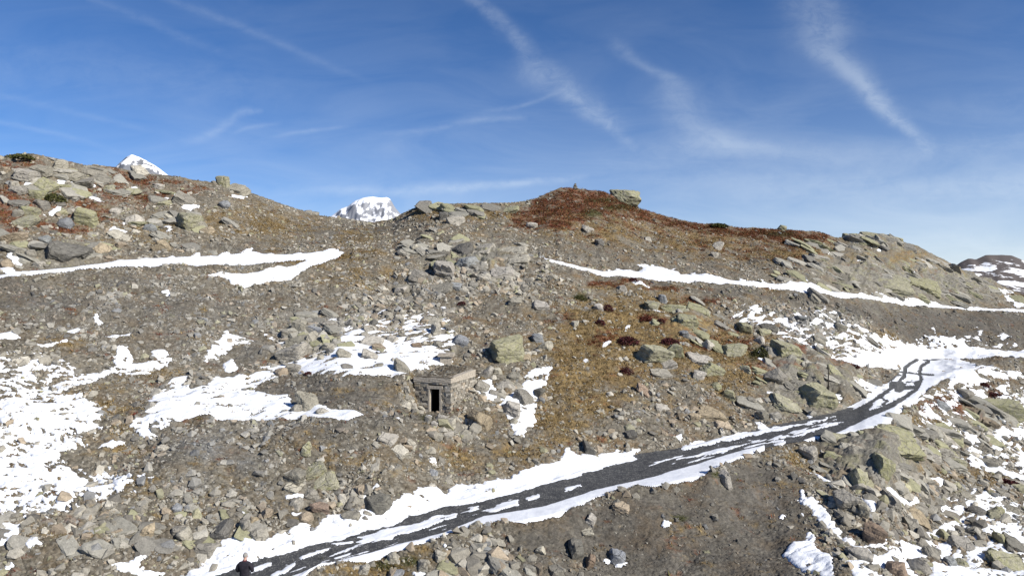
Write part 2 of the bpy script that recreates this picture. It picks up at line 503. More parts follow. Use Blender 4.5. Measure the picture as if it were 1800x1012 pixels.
snow(.7, (1690, 590), (1715, 588), (1740, 600), (1700, 598)); snow(.8, (1752, 588), (1770, 585), (1780, 598), (1758, 600)); snow(.7, (1715, 572), (1725, 575), (1730, 590), (1720, 588))
snow(.6, (1640, 576), (1650, 582), (1640, 590)); snow(.5, (1655, 600), (1800, 604), (1800, 612), (1660, 612))
snow(1, (1675, 655), (1712, 655), (1736, 670), (1720, 679), (1685, 672), (1664, 682)); snow(.95, (1668, 681), (1700, 690), (1750, 702), (1762, 706), (1710, 697), (1690, 696))
snow(.7, (1690, 640), (1800, 650), (1800, 670), (1740, 660)); snow(.8, (1632, 725), (1655, 730), (1665, 742), (1640, 735)); snow(.9, (1618, 710), (1635, 718), (1630, 722))
snow(.9, (1680, 735), (1706, 740), (1700, 748), (1688, 744)); snow(.9, (1733, 764), (1765, 753), (1778, 765), (1762, 778), (1740, 772)); snow(.95, (1772, 752), (1830, 760), (1830, 778), (1790, 770))
snow(1, (1700, 796), (1712, 800), (1735, 812), (1772, 828), (1830, 840), (1830, 858), (1765, 838), (1704, 822)); snow(.95, (1780, 792), (1830, 796), (1830, 818), (1792, 808))
snow(.9, (1638, 786), (1662, 793), (1658, 801), (1645, 797)); snow(.9, (1614, 828), (1640, 840), (1668, 850), (1650, 853), (1628, 843)); snow(.8, (1610, 845), (1632, 848), (1632, 856))
snow(1, (1538, 866), (1560, 857), (1582, 873), (1612, 875), (1616, 886), (1582, 886), (1552, 873)); snow(1, (1500, 872), (1548, 884), (1552, 890), (1530, 908), (1524, 888))
snow(.80, (1692, 886), (1704, 872), (1760, 890), (1778, 908), (1722, 917)); snow(.80, (1640, 926), (1660, 914), (1700, 908), (1762, 930), (1830, 940), (1830, 968), (1790, 956), (1700, 937), (1645, 938))
snow(.85, (1740, 868), (1770, 872), (1785, 885), (1745, 880)); snow(.80, (1560, 962), (1585, 950), (1615, 958), (1660, 976), (1620, 990), (1590, 1000), (1560, 985)); snow(.9, (1500, 955), (1530, 960), (1570, 985), (1550, 990))
snow(.80, (1640, 1000), (1700, 985), (1760, 1000), (1830, 1010), (1830, 1062), (1620, 1062)); snow(.85, (1700, 965), (1740, 955), (1760, 980), (1720, 985)); snow(.8, (1490, 985), (1540, 1000), (1560, 1040), (1500, 1020))
snow(.80, (1405, 866), (1440, 890), (1458, 905), (1472, 925), (1492, 940), (1545, 966), (1540, 978), (1500, 957), (1468, 942), (1440, 916), (1405, 886))
snow(.80, (1372, 976), (1392, 958), (1410, 955), (1418, 930), (1436, 938), (1432, 960), (1462, 980), (1470, 1030), (1430, 1015), (1400, 1000)); snow(.9, (1402, 898), (1412, 900), (1412, 908))
snow(.60, (1640, 880), (1720, 850), (1830, 880), (1830, 1062), (1600, 1062), (1490, 1000), (1500, 930), (1580, 950), (1640, 920), soft=18, warp=1.2)
snow(.55, (1600, 690), (1700, 660), (1830, 680), (1830, 860), (1700, 810), (1620, 760), soft=22, warp=1.2)
# streaks of snow driven up the cut above the tracks
for x_, y_ in ((20, 478), (250, 452), (300, 449), (345, 446), (392, 444), (432, 438), (470, 440), (520, 443), (585, 438), (1075, 472), (1092, 470), (1128, 466), (1150, 464), (1182, 474), (1222, 478), (1262, 484), (1310, 490), (1345, 493), (1395, 496), (1425, 493), (1445, 498), (1490, 511), (1545, 513), (1562, 511), (1600, 522), (1650, 532)):
    SNOW = np.maximum(SNOW, .8 * blob(x_, y_ + 4, 14, 3.0, 26 if x_ > 900 else -12, .8))
# wide field on the left
snow(.83, (-200, 690), (0, 690), (60, 700), (110, 690), (150, 700), (190, 735), (150, 770), (110, 800), (130, 832), (180, 826), (250, 852), (222, 870), (180, 890), (130, 905), (60, 910), (-200, 930), soft=20, warp=1.2)
snow(0.6, (-200, 610), (0, 620), (60, 615), (130, 640), (145, 670), (110, 705), (-200, 700), soft=8, warp=1)
snow(.95, (-100, 580), (0, 583), (24, 578), (38, 596), (10, 600), (-100, 610)); snow(0.74, (120, 678), (130, 655), (175, 650), (200, 640), (204, 612), (226, 612), (235, 632), (262, 632), (270, 612), (292, 618), (306, 630), (290, 652), (240, 660), (195, 655), (150, 680))
snow(.9, (112, 580), (135, 572), (155, 578), (130, 584)); snow(.9, (65, 608), (105, 602), (120, 596), (118, 606), (80, 612)); snow(.9, (182, 592), (205, 584), (232, 580), (225, 588), (195, 595))
snow(.9, (160, 560), (172, 556), (186, 568), (172, 571)); snow(.8, (280, 512), (296, 505), (306, 517), (290, 521)); snow(.95, (354, 526), (368, 518), (374, 520), (362, 527))
snow(.79, (230, 742), (262, 725), (300, 700), (330, 682), (345, 688), (400, 680), (440, 682), (480, 692), (508, 690), (516, 712), (490, 736), (440, 738), (400, 738), (360, 735), (300, 750), (262, 772), (236, 764))
snow(0.7, (255, 705), (270, 690), (300, 668), (330, 662), (325, 690), (292, 715), (262, 712)); snow(.75, (360, 690), (380, 660), (430, 655), (440, 680)); snow(.9, (170, 785), (200, 772), (225, 775), (200, 788))
snow(0.76, (378, 598), (402, 578), (412, 588), (455, 595), (412, 606), (396, 625), (362, 636), (358, 630)); snow(.9, (386, 640), (410, 628), (420, 650), (400, 656)); snow(.75, (322, 620), (350, 620), (330, 632))
# terrace above the bunker
snow(0.8, (428, 664), (452, 652), (485, 640), (540, 630), (560, 622), (590, 612), (600, 590), (640, 586), (700, 594), (740, 602), (785, 615), (795, 640), (762, 646), (748, 658), (695, 660), (600, 658), (545, 658), (505, 655), (478, 665), (440, 684), soft=8, warp=.6)
snow(0.56, (540, 556), (620, 550), (700, 545), (790, 560), (806, 590), (795, 622), (700, 604), (600, 598), soft=10)
snow(.95, (476, 734), (520, 716), (500, 706), (556, 704), (580, 720), (612, 726), (642, 735), (616, 744), (550, 739), soft=3)
snow(.8, (462, 584), (480, 594), (512, 604), (488, 608)); snow(.7, (735, 553), (760, 548), (775, 556), (740, 560)); snow(.8, (772, 540), (788, 542), (780, 550)); snow(.7, (700, 525), (712, 524), (706, 530))
snow(0.78, (835, 662), (862, 668), (880, 690), (900, 690), (935, 650), (966, 644), (973, 652), (955, 680), (940, 720), (948, 735), (930, 750), (920, 772), (905, 768), (895, 742), (880, 715), (832, 696), soft=4)
snow(.9, (742, 724), (762, 720), (758, 732)); snow(.9, (692, 740), (702, 736), (700, 744)); snow(.95, (752, 806), (765, 802), (772, 815), (760, 812))
# low left and small remnants
snow(.9, (-200, 930), (0, 918), (50, 926), (30, 950), (0, 962), (-200, 975)); snow(.95, (45, 958), (58, 946), (70, 952), (82, 965), (52, 973)); snow(.9, (-100, 1012), (0, 1000), (24, 992), (30, 998), (0, 1012))
snow(.9, (190, 1000), (235, 990), (258, 978), (262, 985), (240, 1000), (300, 1000), (260, 1020)); snow(.9, (1022, 775), (1045, 785), (1058, 780), (1050, 792)); snow(.95, (1185, 770), (1200, 762), (1200, 775)); snow(.95, (1320, 737), (1345, 748), (1355, 758), (1335, 756))
snow(.95, (262, 848), (278, 842), (270, 850)); snow(.9, (498, 868), (534, 862), (530, 872), (500, 874)); snow(.95, (510, 905), (540, 895), (545, 903), (515, 912)); snow(.9, (413, 902), (430, 897), (432, 906))
for q in [(110, 319, 18, 5, 0), (130, 333, 9, 3, 25), (45, 328, 20, 2.5, -3), (162, 332, 8, 4, -15), (166, 350, 13, 3.5, 20), (97, 373, 13, 6, -10), (205, 402, 17, 5, 15), (296, 402, 8, 4, 20),
          (322, 350, 16, 4, 30), (334, 367, 18, 4, -5), (26, 455, 20, 8, 45), (8, 475, 18, 5, 5), (420, 346, 13, 3, 8), (287, 348, 10, 3, 0), (437, 437, 6, 4, 0),
          (238, 331, 8, 2, 10), (218, 391, 5, 3, 0), (292, 378, 6, 3, 10), (1511, 463, 13, 5, -8), (1505, 429, 12, 3, 15), (1540, 439, 18, 3, 12), (1454, 443, 9, 3.5, 35),
          (1605, 483, 14, 4, 15), (1620, 460, 18, 3, 14), (1760, 512, 20, 5, 10), (1775, 525, 12, 4, 20), (1790, 535, 10, 3, 10), (1118, 501, 9, 4, 10), (1128, 504, 12, 2.5, 15),
          (1158, 545, 10, 2.5, 8), (1032, 635, 8, 4, -30), (1067, 607, 9, 2.5, -25), (1103, 577, 6, 3, -40), (1336, 616, 8, 4, 30), (1345, 640, 16, 4, 35), (1352, 692, 12, 3, 10),
          (1470, 700, 14, 6, 30), (1455, 690, 10, 5, 20), (1422, 730, 5, 4, 0), (795, 378, 10, 4, 15), (790, 972, 16, 5, 45), (735, 1008, 10, 5, 0), (868, 1000, 16, 5, 35), (960, 655, 10, 4, -20),
          (1065, 982, 5, 3, 0), (1093, 990, 9, 3, 0), (1170, 929, 6, 3, 0), (1450, 840, 20, 6, 30), (1375, 905, 6, 4, 0), (1745, 660, 30, 5, 10), (1660, 600, 40, 5, 3)]:
    SNOW = np.maximum(SNOW, 1.15 * blob(q[0], q[1], q[2] * 1.05, q[3] * 1.15, q[4], .35))

snow(.40, (400, 1040), (560, 968), (740, 915), (900, 874), (920, 890), (850, 912), (700, 962), (560, 1005), (450, 1040), soft=5)
snow(.44, (1130, 818), (1160, 806), (1200, 797), (1330, 770), (1470, 736), (1490, 745), (1400, 772), (1280, 800), (1200, 818), soft=4)
# open tracks melted into the snow of the road
def strip(pts, hw, soft=2.0, warp=.25):
    p = np.array(pts, float)
    m = np.zeros(PX.shape)
    c0 = np.searchsorted(cols, p[:, 0].min() - 30); c1 = np.searchsorted(cols, p[:, 0].max() + 30)
    ax = (PX + (wx + jx) * warp)[c0:c1]; ay = (PY + (wy + jy) * warp)[c0:c1]
    dist = np.full(ax.shape, 1e9)
    for i in range(len(p) - 1):
        x0, y0 = p[i]; x1, y1 = p[i + 1]
        L = (x1 - x0) ** 2 + (y1 - y0) ** 2
        t = np.clip(((ax - x0) * (x1 - x0) + (ay - y0) * (y1 - y0)) / L, 0, 1)
        dist = np.minimum(dist, (ax - x0 - t * (x1 - x0)) ** 2 + (ay - y0 - t * (y1 - y0)) ** 2)
    m[c0:c1] = smooth(-np.sqrt(dist), -hw - soft, -hw + soft)
    return m


bare = np.zeros(PX.shape)
for pts, hw in (([(1500, 724), (1530, 708), (1560, 688), (1575, 676), (1590, 662), (1590, 650), (1598, 640), (1612, 633)], 2.3),
                ([(1510, 732), (1550, 718), (1590, 700), (1612, 684), (1620, 668), (1616, 656), (1620, 644), (1632, 636)], 2.0),
                ([(1625, 634), (1680, 631), (1760, 630), (1850, 627)], .7),
                ([(1565, 653), (1590, 655), (1640, 660)], 1.3), ([(1575, 685), (1600, 682)], 3.0), ([(1548, 700), (1560, 706), (1552, 712)], 1.2), ([(1570, 676), (1585, 678)], 5.5)):
    bare = np.maximum(bare, strip(pts, hw, 1.6, .3))
SNOW *= (1 - bare)

def unit(a):
    return a / a.std()


NF = unit(fbm(QX / 1.3, QY / .9, 4, 201, .6))
NS = unit(fbm((QX - .9 * QY) / 1.2, (QX + QY) / .30, 3, 305, .6))
NG = unit(fbm(QX / .42, QY / .26, 3, 777, .6))
along = .81 * X + .58 * Y; across = -.58 * X + .81 * Y
NL = unit(fbm(along / 1.9, across / .42, 3, 203, .55))
part = 1 - smooth(COVER, .80, .94)            # 1 where the cover is broken
AMP = smooth(FOR, .45, .9)
NN = (NF * .55 + NS * .45 + NG * .65) * AMP + NL * .85 * (1 - AMP)
CUT = SNOW - .5 + NN * (.07 + .05 * AMP + part * (.12 + .15 * AMP))
CUT = np.where(SNOW > .9, np.maximum(CUT, .10 + (NN * .16 * AMP + .26)), CUT)
CUT = np.where(SNOW < .06, -1, CUT)


def zone(*pts, soft=18, warp=2.0):
    return poly_mask(pts, soft, warp)


on_road = smooth(road_lo(PX) - PY, -1, 3) * smooth(PY - road_hi(PX), -3, 3)
on_road = on_road * (1 - smooth(PX, 1640, 1665))
on_track = smooth(trk_lo(PX) - PY, -1, 2) * smooth(PY - trk_hi(PX), -2, 2) * np.where((PX > 620) & (PX < 950), 0, 1)

heath = zone((885, 392), (940, 352), (985, 326), (1060, 330), (1110, 350), (1180, 378), (1300, 394), (1450, 402), (1470, 428), (1400, 438), (1320, 424), (1250, 418), (1170, 402), (1090, 384), (1040, 380), (1010, 404), (930, 408), soft=14)
heath = np.maximum(heath, .42 * zone((900, 400), (1000, 350), (1200, 392), (1460, 420), (1500, 440), (1380, 470), (1250, 450), (1120, 420), (1000, 420), soft=18))
for q in [(20, 345, 40, 30), (5, 370, 30, 30), (75, 390, 30, 20), (175, 375, 30, 18), (225, 315, 34, 16), (205, 330, 18, 18), (250, 318, 30, 10), (300, 320, 24, 8), (60, 375, 24, 20), (150, 340, 20, 12), (185, 300, 26, 6), (30, 290, 40, 10), (60, 345, 60, 30), (110, 400, 50, 20), (20, 400, 30, 26), (260, 345, 50, 14), (150, 362, 40, 16), (330, 335, 30, 8), (200, 350, 50, 20),
          (1110, 500, 36, 6), (1160, 510, 40, 5), (1230, 528, 50, 6), (1055, 497, 30, 5), (1270, 590, 14, 20), (1400, 612, 50, 6), (1480, 640, 30, 8), (1640, 710, 30, 14), (1690, 720, 30, 14), (1725, 676, 14, 8), (1745, 690, 18, 5),
          (1290, 600, 50, 16), (1340, 650, 40, 14), (1220, 600, 40, 16), (1060, 600, 30, 12), (1000, 560, 24, 8), (1130, 560, 20, 6), (1160, 568, 14, 7), (1100, 600, 22, 10), (1100, 650, 14, 9), (1175, 600, 20, 7), (820, 560, 10, 5), (1390, 620, 34, 8)]:
    heath = np.maximum(heath, .9 * blob(q[0], q[1], q[2], q[3], 0, 1.6))
grass = 1.0 * zone((955, 600), (1000, 540), (1090, 505), (1190, 520), (1260, 560), (1350, 620), (1330, 700), (1180, 660), (1080, 700), (990, 790), (925, 760), (950, 680), soft=60)
for q, a in [((1060, 560, 110, 40), .8), ((1180, 610, 90, 40), .7), ((1000, 640, 60, 60), .8), ((1320, 600, 50, 30), .6), ((960, 760, 60, 40), .6), ((1060, 405, 120, 30), .75), ((1230, 425, 130, 26), .8), ((1390, 445, 110, 26), .8), ((240, 400, 120, 30), .55), ((480, 400, 90, 26), .75), ((620, 420, 70, 20), .5), ((1560, 460, 60, 20), .7), ((1640, 470, 50, 16), .6), ((760, 380, 60, 20), .6), ((640, 490, 90, 26), .55), ((1240, 640, 90, 50), .8), ((820, 800, 120, 30), .6), ((700, 690, 60, 30), .4), ((120, 700, 60, 30), .2), ((260, 660, 60, 26), .45), ((180, 720, 50, 40), .6), ((560, 800, 60, 30), .5), ((370, 880, 60, 20), .4), ((230, 870, 60, 20), .5), ((790, 372, 90, 12), .8), ((860, 380, 50, 14), .8), ((1000, 390, 90, 26), .5), ((1150, 410, 120, 22), .45), ((1440, 440, 60, 16), .7), ((1590, 455, 40, 14), .8), ((1500, 460, 50, 12), .4), ((450, 385, 60, 28), .75), ((380, 395, 60, 26), .6), ((520, 470, 60, 30), .45),
             ((620, 450, 70, 22), .6), ((690, 500, 40, 24), .35), ((1330, 560, 60, 10), .4), ((1310, 660, 40, 40), .7), ((870, 730, 30, 30), .5), ((920, 800, 60, 24), .6), ((1400, 800, 36, 22), .85), ((1420, 830, 20, 16), .8), ((1700, 840, 60, 18), .8),
             ((1560, 735, 60, 10), .6), ((1620, 740, 50, 16), .6), ((1680, 690, 40, 16), .6), ((700, 1000, 60, 24), .9), ((640, 1012, 60, 20), .8), ((740, 975, 30, 18), .9), ((200, 720, 60, 40), .4), ((230, 790, 60, 12), .6), ((430, 670, 30, 14), .6),
             ((560, 770, 40, 20), .3), ((640, 812, 24, 14), .7), ((470, 880, 30, 20), .3), ((100, 950, 60, 20), .4), ((300, 900, 40, 14), .4), ((1700, 580, 80, 12), .1), ((1560, 600, 24, 16), .7), ((1450, 640, 60, 10), .4), ((480, 650, 14, 8), .4), ((760, 640, 40, 8), .6), ((1780, 520, 30, 8), .6), ((880, 600, 20, 12), .3), ((170, 560, 30, 12), .3), ((100, 600, 50, 14), .3)]:
    grass = np.maximum(grass, a * blob(*q, 0, 1.6))
moss = np.zeros(PX.shape)
for q in [(95, 350, 22, 8), (35, 275, 22, 4), (1040, 375, 22, 6), (1090, 365, 34, 7), (1260, 396, 16, 4), (900, 350, 30, 4), (1370, 412, 30, 5), (1020, 520, 12, 6), (720, 985, 26, 10), (670, 992, 26, 10), (1195, 913, 14, 9), (1260, 838, 8, 6), (750, 735, 14, 10), (735, 362, 20, 4), (1330, 625, 16, 14), (1060, 352, 30, 5)]:
    moss = np.maximum(moss, blob(*q, 0, 1.0))
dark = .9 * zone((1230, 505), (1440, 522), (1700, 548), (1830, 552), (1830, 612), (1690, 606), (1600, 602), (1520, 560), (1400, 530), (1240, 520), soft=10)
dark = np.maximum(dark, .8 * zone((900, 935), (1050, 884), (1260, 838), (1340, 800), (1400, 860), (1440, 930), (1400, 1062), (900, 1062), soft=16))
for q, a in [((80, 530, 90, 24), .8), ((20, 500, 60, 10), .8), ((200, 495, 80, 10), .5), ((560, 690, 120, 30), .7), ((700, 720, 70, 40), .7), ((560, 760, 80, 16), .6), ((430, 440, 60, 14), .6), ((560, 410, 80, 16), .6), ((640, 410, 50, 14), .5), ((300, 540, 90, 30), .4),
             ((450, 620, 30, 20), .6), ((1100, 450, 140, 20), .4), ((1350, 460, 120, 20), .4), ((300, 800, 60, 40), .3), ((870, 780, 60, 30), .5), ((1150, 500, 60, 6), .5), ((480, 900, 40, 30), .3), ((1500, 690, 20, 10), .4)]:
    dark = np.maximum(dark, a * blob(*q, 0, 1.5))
blue = .35 * zone((0, 505), (330, 480), (620, 520), (700, 720), (560, 900), (240, 860), (240, 640), (0, 600), soft=50)
for q, a in [((370, 790, 70, 34), .9), ((430, 810, 50, 40), .7), ((340, 850, 50, 24), .6), ((1420, 570, 90, 24), .6), ((820, 470, 60, 20), .4), ((1330, 880, 60, 40), .4), ((770, 520, 60, 30), .3), ((280, 500, 80, 20), .4), ((1720, 580, 60, 20), .3)]:
    blue = np.maximum(blue, a * blob(*q, 0, 1.5))
outc = np.zeros(PX.shape)
for q, a in [((1560, 480, 130, 50), 1.0), ((1660, 500, 110, 36), 1.0), ((1420, 670, 80, 60), .9), ((1540, 810, 90, 50), 1.0), ((840, 452, 80, 26), .9), ((1210, 570, 50, 30), .6), ((110, 320, 130, 30), .3), ((1740, 730, 80, 30), .7), ((120, 450, 60, 26), .6), ((560, 590, 50, 20), .4), ((1540, 430, 60, 14), .8)]:
    outc = np.maximum(outc, a * blob(*q, 0, 1.2))
# how stony the ground is
stony = np.full(PX.shape, .46)
for q, a in [((700, 560, 150, 50), 1.0), ((860, 480, 130, 60), 1.25), ((700, 520, 120, 50), 1.1), ((560, 590, 70, 40), 1.0), ((800, 757, 44, 22), 2.4), ((720, 694, 24, 16), 2.2), ((840, 690, 16, 20), 2.2), ((735, 655, 16, 8), 1.4), ((640, 570, 110, 22), 1.3), ((170, 540, 140, 44), .8), ((150, 920, 180, 60), .9), ((430, 900, 160, 60), .72), ((620, 880, 100, 40), .9), ((1430, 565, 120, 36), 1.1),
             ((140, 380, 170, 80), .8), ((1190, 720, 110, 50), .8), ((1700, 900, 160, 120), .72), ((1540, 850, 120, 90), .9), ((1400, 680, 80, 60), .9), ((1560, 480, 140, 50), .9), ((820, 1000, 110, 40), 1.0), ((1000, 960, 80, 40), .6),
             ((900, 690, 50, 40), .7), ((60, 640, 70, 40), .9), ((780, 400, 70, 30), .8), ((1740, 600, 80, 16), 1.0), ((1740, 760, 90, 60), .9)]:
    stony = np.maximum(stony, a * blob(*q, 0, 1.2))
stony = stony * (1 - .75 * heath) * (1 - .5 * grass) * (1 - .45 * dark)
bank = zone((900, 950), (1050, 892), (1260, 846), (1350, 812), (1400, 870), (1430, 960), (1380, 1062), (1080, 1062), (1060, 960), (900, 960), soft=14)
stony *= 1 - .6 * bank
stony *= 1 - .8 * np.maximum(blob(600, 690, 100, 24), blob(400, 800, 60, 26))
stony *= (1 - on_road) * (1 - on_track)

# ------------------------------------------------------------------ relief
dYr = np.gradient(Y, axis=1); dZr = np.gradient(Z, axis=1)
ln = np.sqrt(dYr ** 2 + dZr ** 2) + 1e-9
NY, NZ = -dZr / ln, dYr / ln            # slope normal in the radial plane
flat = np.clip(on_road + on_track, 0, 1)
edge = smooth(PY - sky_line(PX), 2, 26) * .7 + .3
lump = (fbm(QX / 5.0, QY / 5.0, 3, 5, .5) * .55 + fbm(QX / 1.7, QY / 1.7, 3, 9, .55) * .22) * edge * (1 - .92 * flat)
terr = poly_mask([(440, 640), (800, 560), (800, 655), (540, 660)], 10, 0)
lump *= (1 - .6 * terr)
X0, Y0, Z0 = X.copy(), Y + NY * lump, Z + NZ * lump
# bunker footprint (corner, left wall end, right wall end) in plan
BC = np.array([-3.72, 41.4]); BL = np.array([-2.3, .75]); BR = np.array([1.3, 3.3])
q0 = X0 - BC[0]; q1 = Y0 - BC[1]
det = BL[0] * BR[1] - BL[1] * BR[0]
la = (q0 * BR[1] - q1 * BR[0]) / det; lb = (BL[0] * q1 - BL[1] * q0) / det
infoot = (la > .04) & (la < .99) & (lb > .04) & (lb < .93)
BASEZ = -7.62
ROOFZ = -5.50
front = smooth(la, -.25, .1) * smooth(-la, -1.15, -.75) * smooth(lb, -.75, -.25) * (lb <= .05)
Z0 = np.where(front > 0, np.minimum(Z0, Z0 + (BASEZ - .02 - Z0) * front), Z0)
Z0 = np.where(infoot, np.minimum(Z0, BASEZ - .05), Z0)

f1, f2, c1, a1, b1 = voronoi(QX / .55, QY / .42, 401)
g1, g2, c2, a2, b2 = voronoi(QX / .24, QY / .19, 501)
k1, k2, c3, a3, b3 = voronoi(QX / .12, QY / .10, 601)


def rnd(c, k):
    return ((c >> k) & 1023) / 1023.0


def saw(t):
    f = t - np.floor(t)
    return np.where(f < .82, f / .82, (1 - f) / .18)


cb = QY + .42 * QX + fbm(QX / 6.0, QY / 4.0, 4, 911, .5) * 1.3
lay = saw(cb / 3.0) * .95 + saw(cb / 1.05 + .3) * .40 + saw((QX - .6 * QY + fbm(QX / 2, QY / 2, 3, 19) * 1.2) / 2.7) * .55
m1 = smooth(f2 - f1, .0, .22) * (rnd(c1, 0) * .9 + .1) + (rnd(c1, 5) - .5) * a1 * .9 + (rnd(c1, 9) - .5) * b1 * .9
m2 = smooth(g2 - g1, .0, .25) * (rnd(c2, 0) * .9 + .1) + (rnd(c2, 5) - .5) * a2 * .9 + (rnd(c2, 9) - .5) * b2 * .9
m3 = smooth(k2 - k1, .0, .3) * rnd(c3, 0)
big = (rnd(c1, 12) < .35 * stony + .05)
micro = m1 * .20 * big * smooth(stony, .2, .9) + m2 * .125 * np.clip(stony + .25, 0, 1) + m3 * .055
micro = micro * (1 - .3 * outc) + .6 * lay * outc * smooth(outc, .15, .5)
veg = np.clip(grass + heath, 0, 1)
micro += veg * (fbm(QX / .25, QY / .2, 3, 777, .7) * .10)
micro *= (1 - .8 * flat) * (1 - .75 * smooth(CUT, -.12, .12))
micro = np.where(infoot, 0, micro)
XG, YG, ZG = X0, Y0 + NY * micro, Z0 + NZ * micro

# ------------------------------------------------------------------ ground colour (albedo of the materials found there)
def colr(*c):
    return np.array(c)[None, None, :]


def lerp(a, b, t):
    return a + (b - a) * t[..., None]


cvar = .55 * rnd(c2, 3) + .25 * rnd(c3, 4) + .2 * (fbm(QX / .5, QY / .4, 3, 888) + .5)
C = lerp(np.broadcast_to(colr(.092, .078, .056), PX.shape + (3,)).copy(), colr(.275, .248, .195), np.clip(cvar * 1.3 - .15, 0, 1))
C = lerp(C, colr(.33, .315, .28), (rnd(c1, 2) * big * smooth(stony, .3, .9)) * .8)
C = lerp(C, colr(.178, .122, .062), smooth(fbm(QX / 2.6, QY / 2.2, 5, 33, .62), -.12, .35) * (.34 + .46 * smooth(PX + (506 - PY) * .6, 560, 900)))
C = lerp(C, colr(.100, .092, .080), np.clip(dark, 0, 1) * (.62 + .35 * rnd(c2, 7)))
C = lerp(C, colr(.225, .235, .238), np.clip(blue * 1.3 - .35 + .5 * fbm(QX / 1.5, QY / 1.2, 4, 444, .6), 0, 1) * (.15 + .65 * rnd(c2, 8)))
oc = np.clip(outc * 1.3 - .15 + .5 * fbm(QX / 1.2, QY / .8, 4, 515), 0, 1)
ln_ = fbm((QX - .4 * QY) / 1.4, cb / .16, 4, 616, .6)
C = lerp(C, lerp(np.broadcast_to(colr(.200, .185, .155), C.shape), colr(.33, .315, .265), np.clip(.5 + ln_, 0, 1)), oc * .85)
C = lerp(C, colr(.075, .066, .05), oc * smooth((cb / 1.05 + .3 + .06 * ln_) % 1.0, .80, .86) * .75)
C = lerp(C, colr(.29, .275, .145), oc * smooth(fbm(QX / 1.1, QY / .9, 4, 717, .6), .0, .35) * .6)
gn = fbm(QX / .5, QY / .4, 4, 1234, .65)
gl = unit(fbm(QX / 2.4, QY / 1.8, 4, 1999, .6))
offroad = 1 - smooth(gsm(on_road, 2, 1), .02, .3)
gv = offroad * np.clip(grass * 1.5 + gn * 1.1 + gl * .28 - .42, 0, 1)
C = lerp(C, lerp(np.broadcast_to(colr(.150, .098, .038), C.shape), colr(.32, .225, .095), np.clip(gn + .5, 0, 1)), gv * .9)
hn = fbm(QX / .6, QY / .45, 4, 4321, .65)
hl = unit(fbm(QX / 2.2, QY / 1.5, 4, 2999, .62))
hv = offroad * np.clip(heath * 1.35 + hn * 1.2 + hl * .30 - .55, 0, 1)
C = lerp(C, lerp(np.broadcast_to(colr(.125, .033, .018), C.shape), colr(.26, .098, .040), np.clip(hn + .5, 0, 1)), hv * .9)
mv = np.clip(moss * 1.5 + gn * .8 - .3, 0, 1)
C = lerp(C, colr(.060, .062, .018), mv * .9)
C *= (.80 + .4 * rnd(c3, 6))[..., None] * (1 + .25 * fbm(QX / 3.5, QY / 3.5, 3, 71))[..., None]
crack = (1 - smooth(f2 - f1, .0, .10)) * big * smooth(stony, .3, .9)
C = lerp(C, colr(.05, .042, .034), crack * .7)        # darker along the gaps between the stones
C = np.clip(C * .82, .01, .6)


# ------------------------------------------------------------------ materials
def mat(name):
    m = bpy.data.materials.new(name)
    m.use_nodes = True
    m.node_tree.nodes.clear()
    b = NB(m.node_tree)
    out = b.new('ShaderNodeOutputMaterial')
    p = b.new('ShaderNodeBsdfPrincipled')
    b.l.new(p.outputs[0], out.inputs[0])
    p.inputs['Roughness'].default_value = .9
    p.inputs['Specular IOR Level'].default_value = .25
    return m, b, p


def attr(b, name):
    a = b.new('ShaderNodeAttribute')
    a.attribute_name = name
    return a.outputs['Color']


def obj_co(b):
    return b.new('ShaderNodeTexCoord').outputs['Object']


def bump(b, p, h, dist, strength=.6):
    nd = b.new('ShaderNodeBump')
    nd.inputs['Strength'].default_value = strength
    nd.inputs['Distance'].default_value = dist
    b.put(nd.inputs['Height'], h)
    b.l.new(nd.outputs[0], p.inputs['Normal'])


def mat_tinted(name, lo=.42, hi=1.55, s1=9.0, s2=38.0, bd=.05):
    m, b, p = mat(name)
    co = obj_co(b)
    n1 = b.noise(co, s1, 4, .65)
    n2 = b.noise(co, s2, 3, .65)
    f = b.math('ADD', b.math('MULTIPLY', n1, .5), b.math('MULTIPLY', n2, .5))
    f = b.math('ADD', b.math('MULTIPLY', b.math('SUBTRACT', f, .5), 2.2), .5)
    g = b.ramp(f, [(0.0, lo), (1.0, hi)])
    b.put(p.inputs['Base Color'], b.mix(1.0, attr(b, 'tint'), g, 'MULTIPLY'))
    bump(b, p, f, bd, .7)
    return m


M_GROUND = mat_tinted('scree_soil')
M_RUBBLE = mat_tinted('broken_schist', .48, 1.5, 4.5, 22, .05)


def make_snow_mat():
    m, b, p = mat('old_snow')
    co = obj_co(b)
    n = b.noise(co, 2.2, 5, .6)
    n2 = b.noise(co, 18, 3, .6)
    base = b.ramp(n, [(.3, (.70, .72, .75)), (.7, (.84, .85, .86))])
    dirt = b.ramp(b.noise(co, 34, 4, .7), [(.70, 0.0), (.80, 1.0)])
    b.put(p.inputs['Base Color'], b.mix(b.math('MULTIPLY', dirt, .5), base, (.34, .31, .27)))
    p.inputs['Roughness'].default_value = .65
    bump(b, p, b.math('ADD', n2, b.math('MULTIPLY', n, 2.0)), .05, .5)
    return m


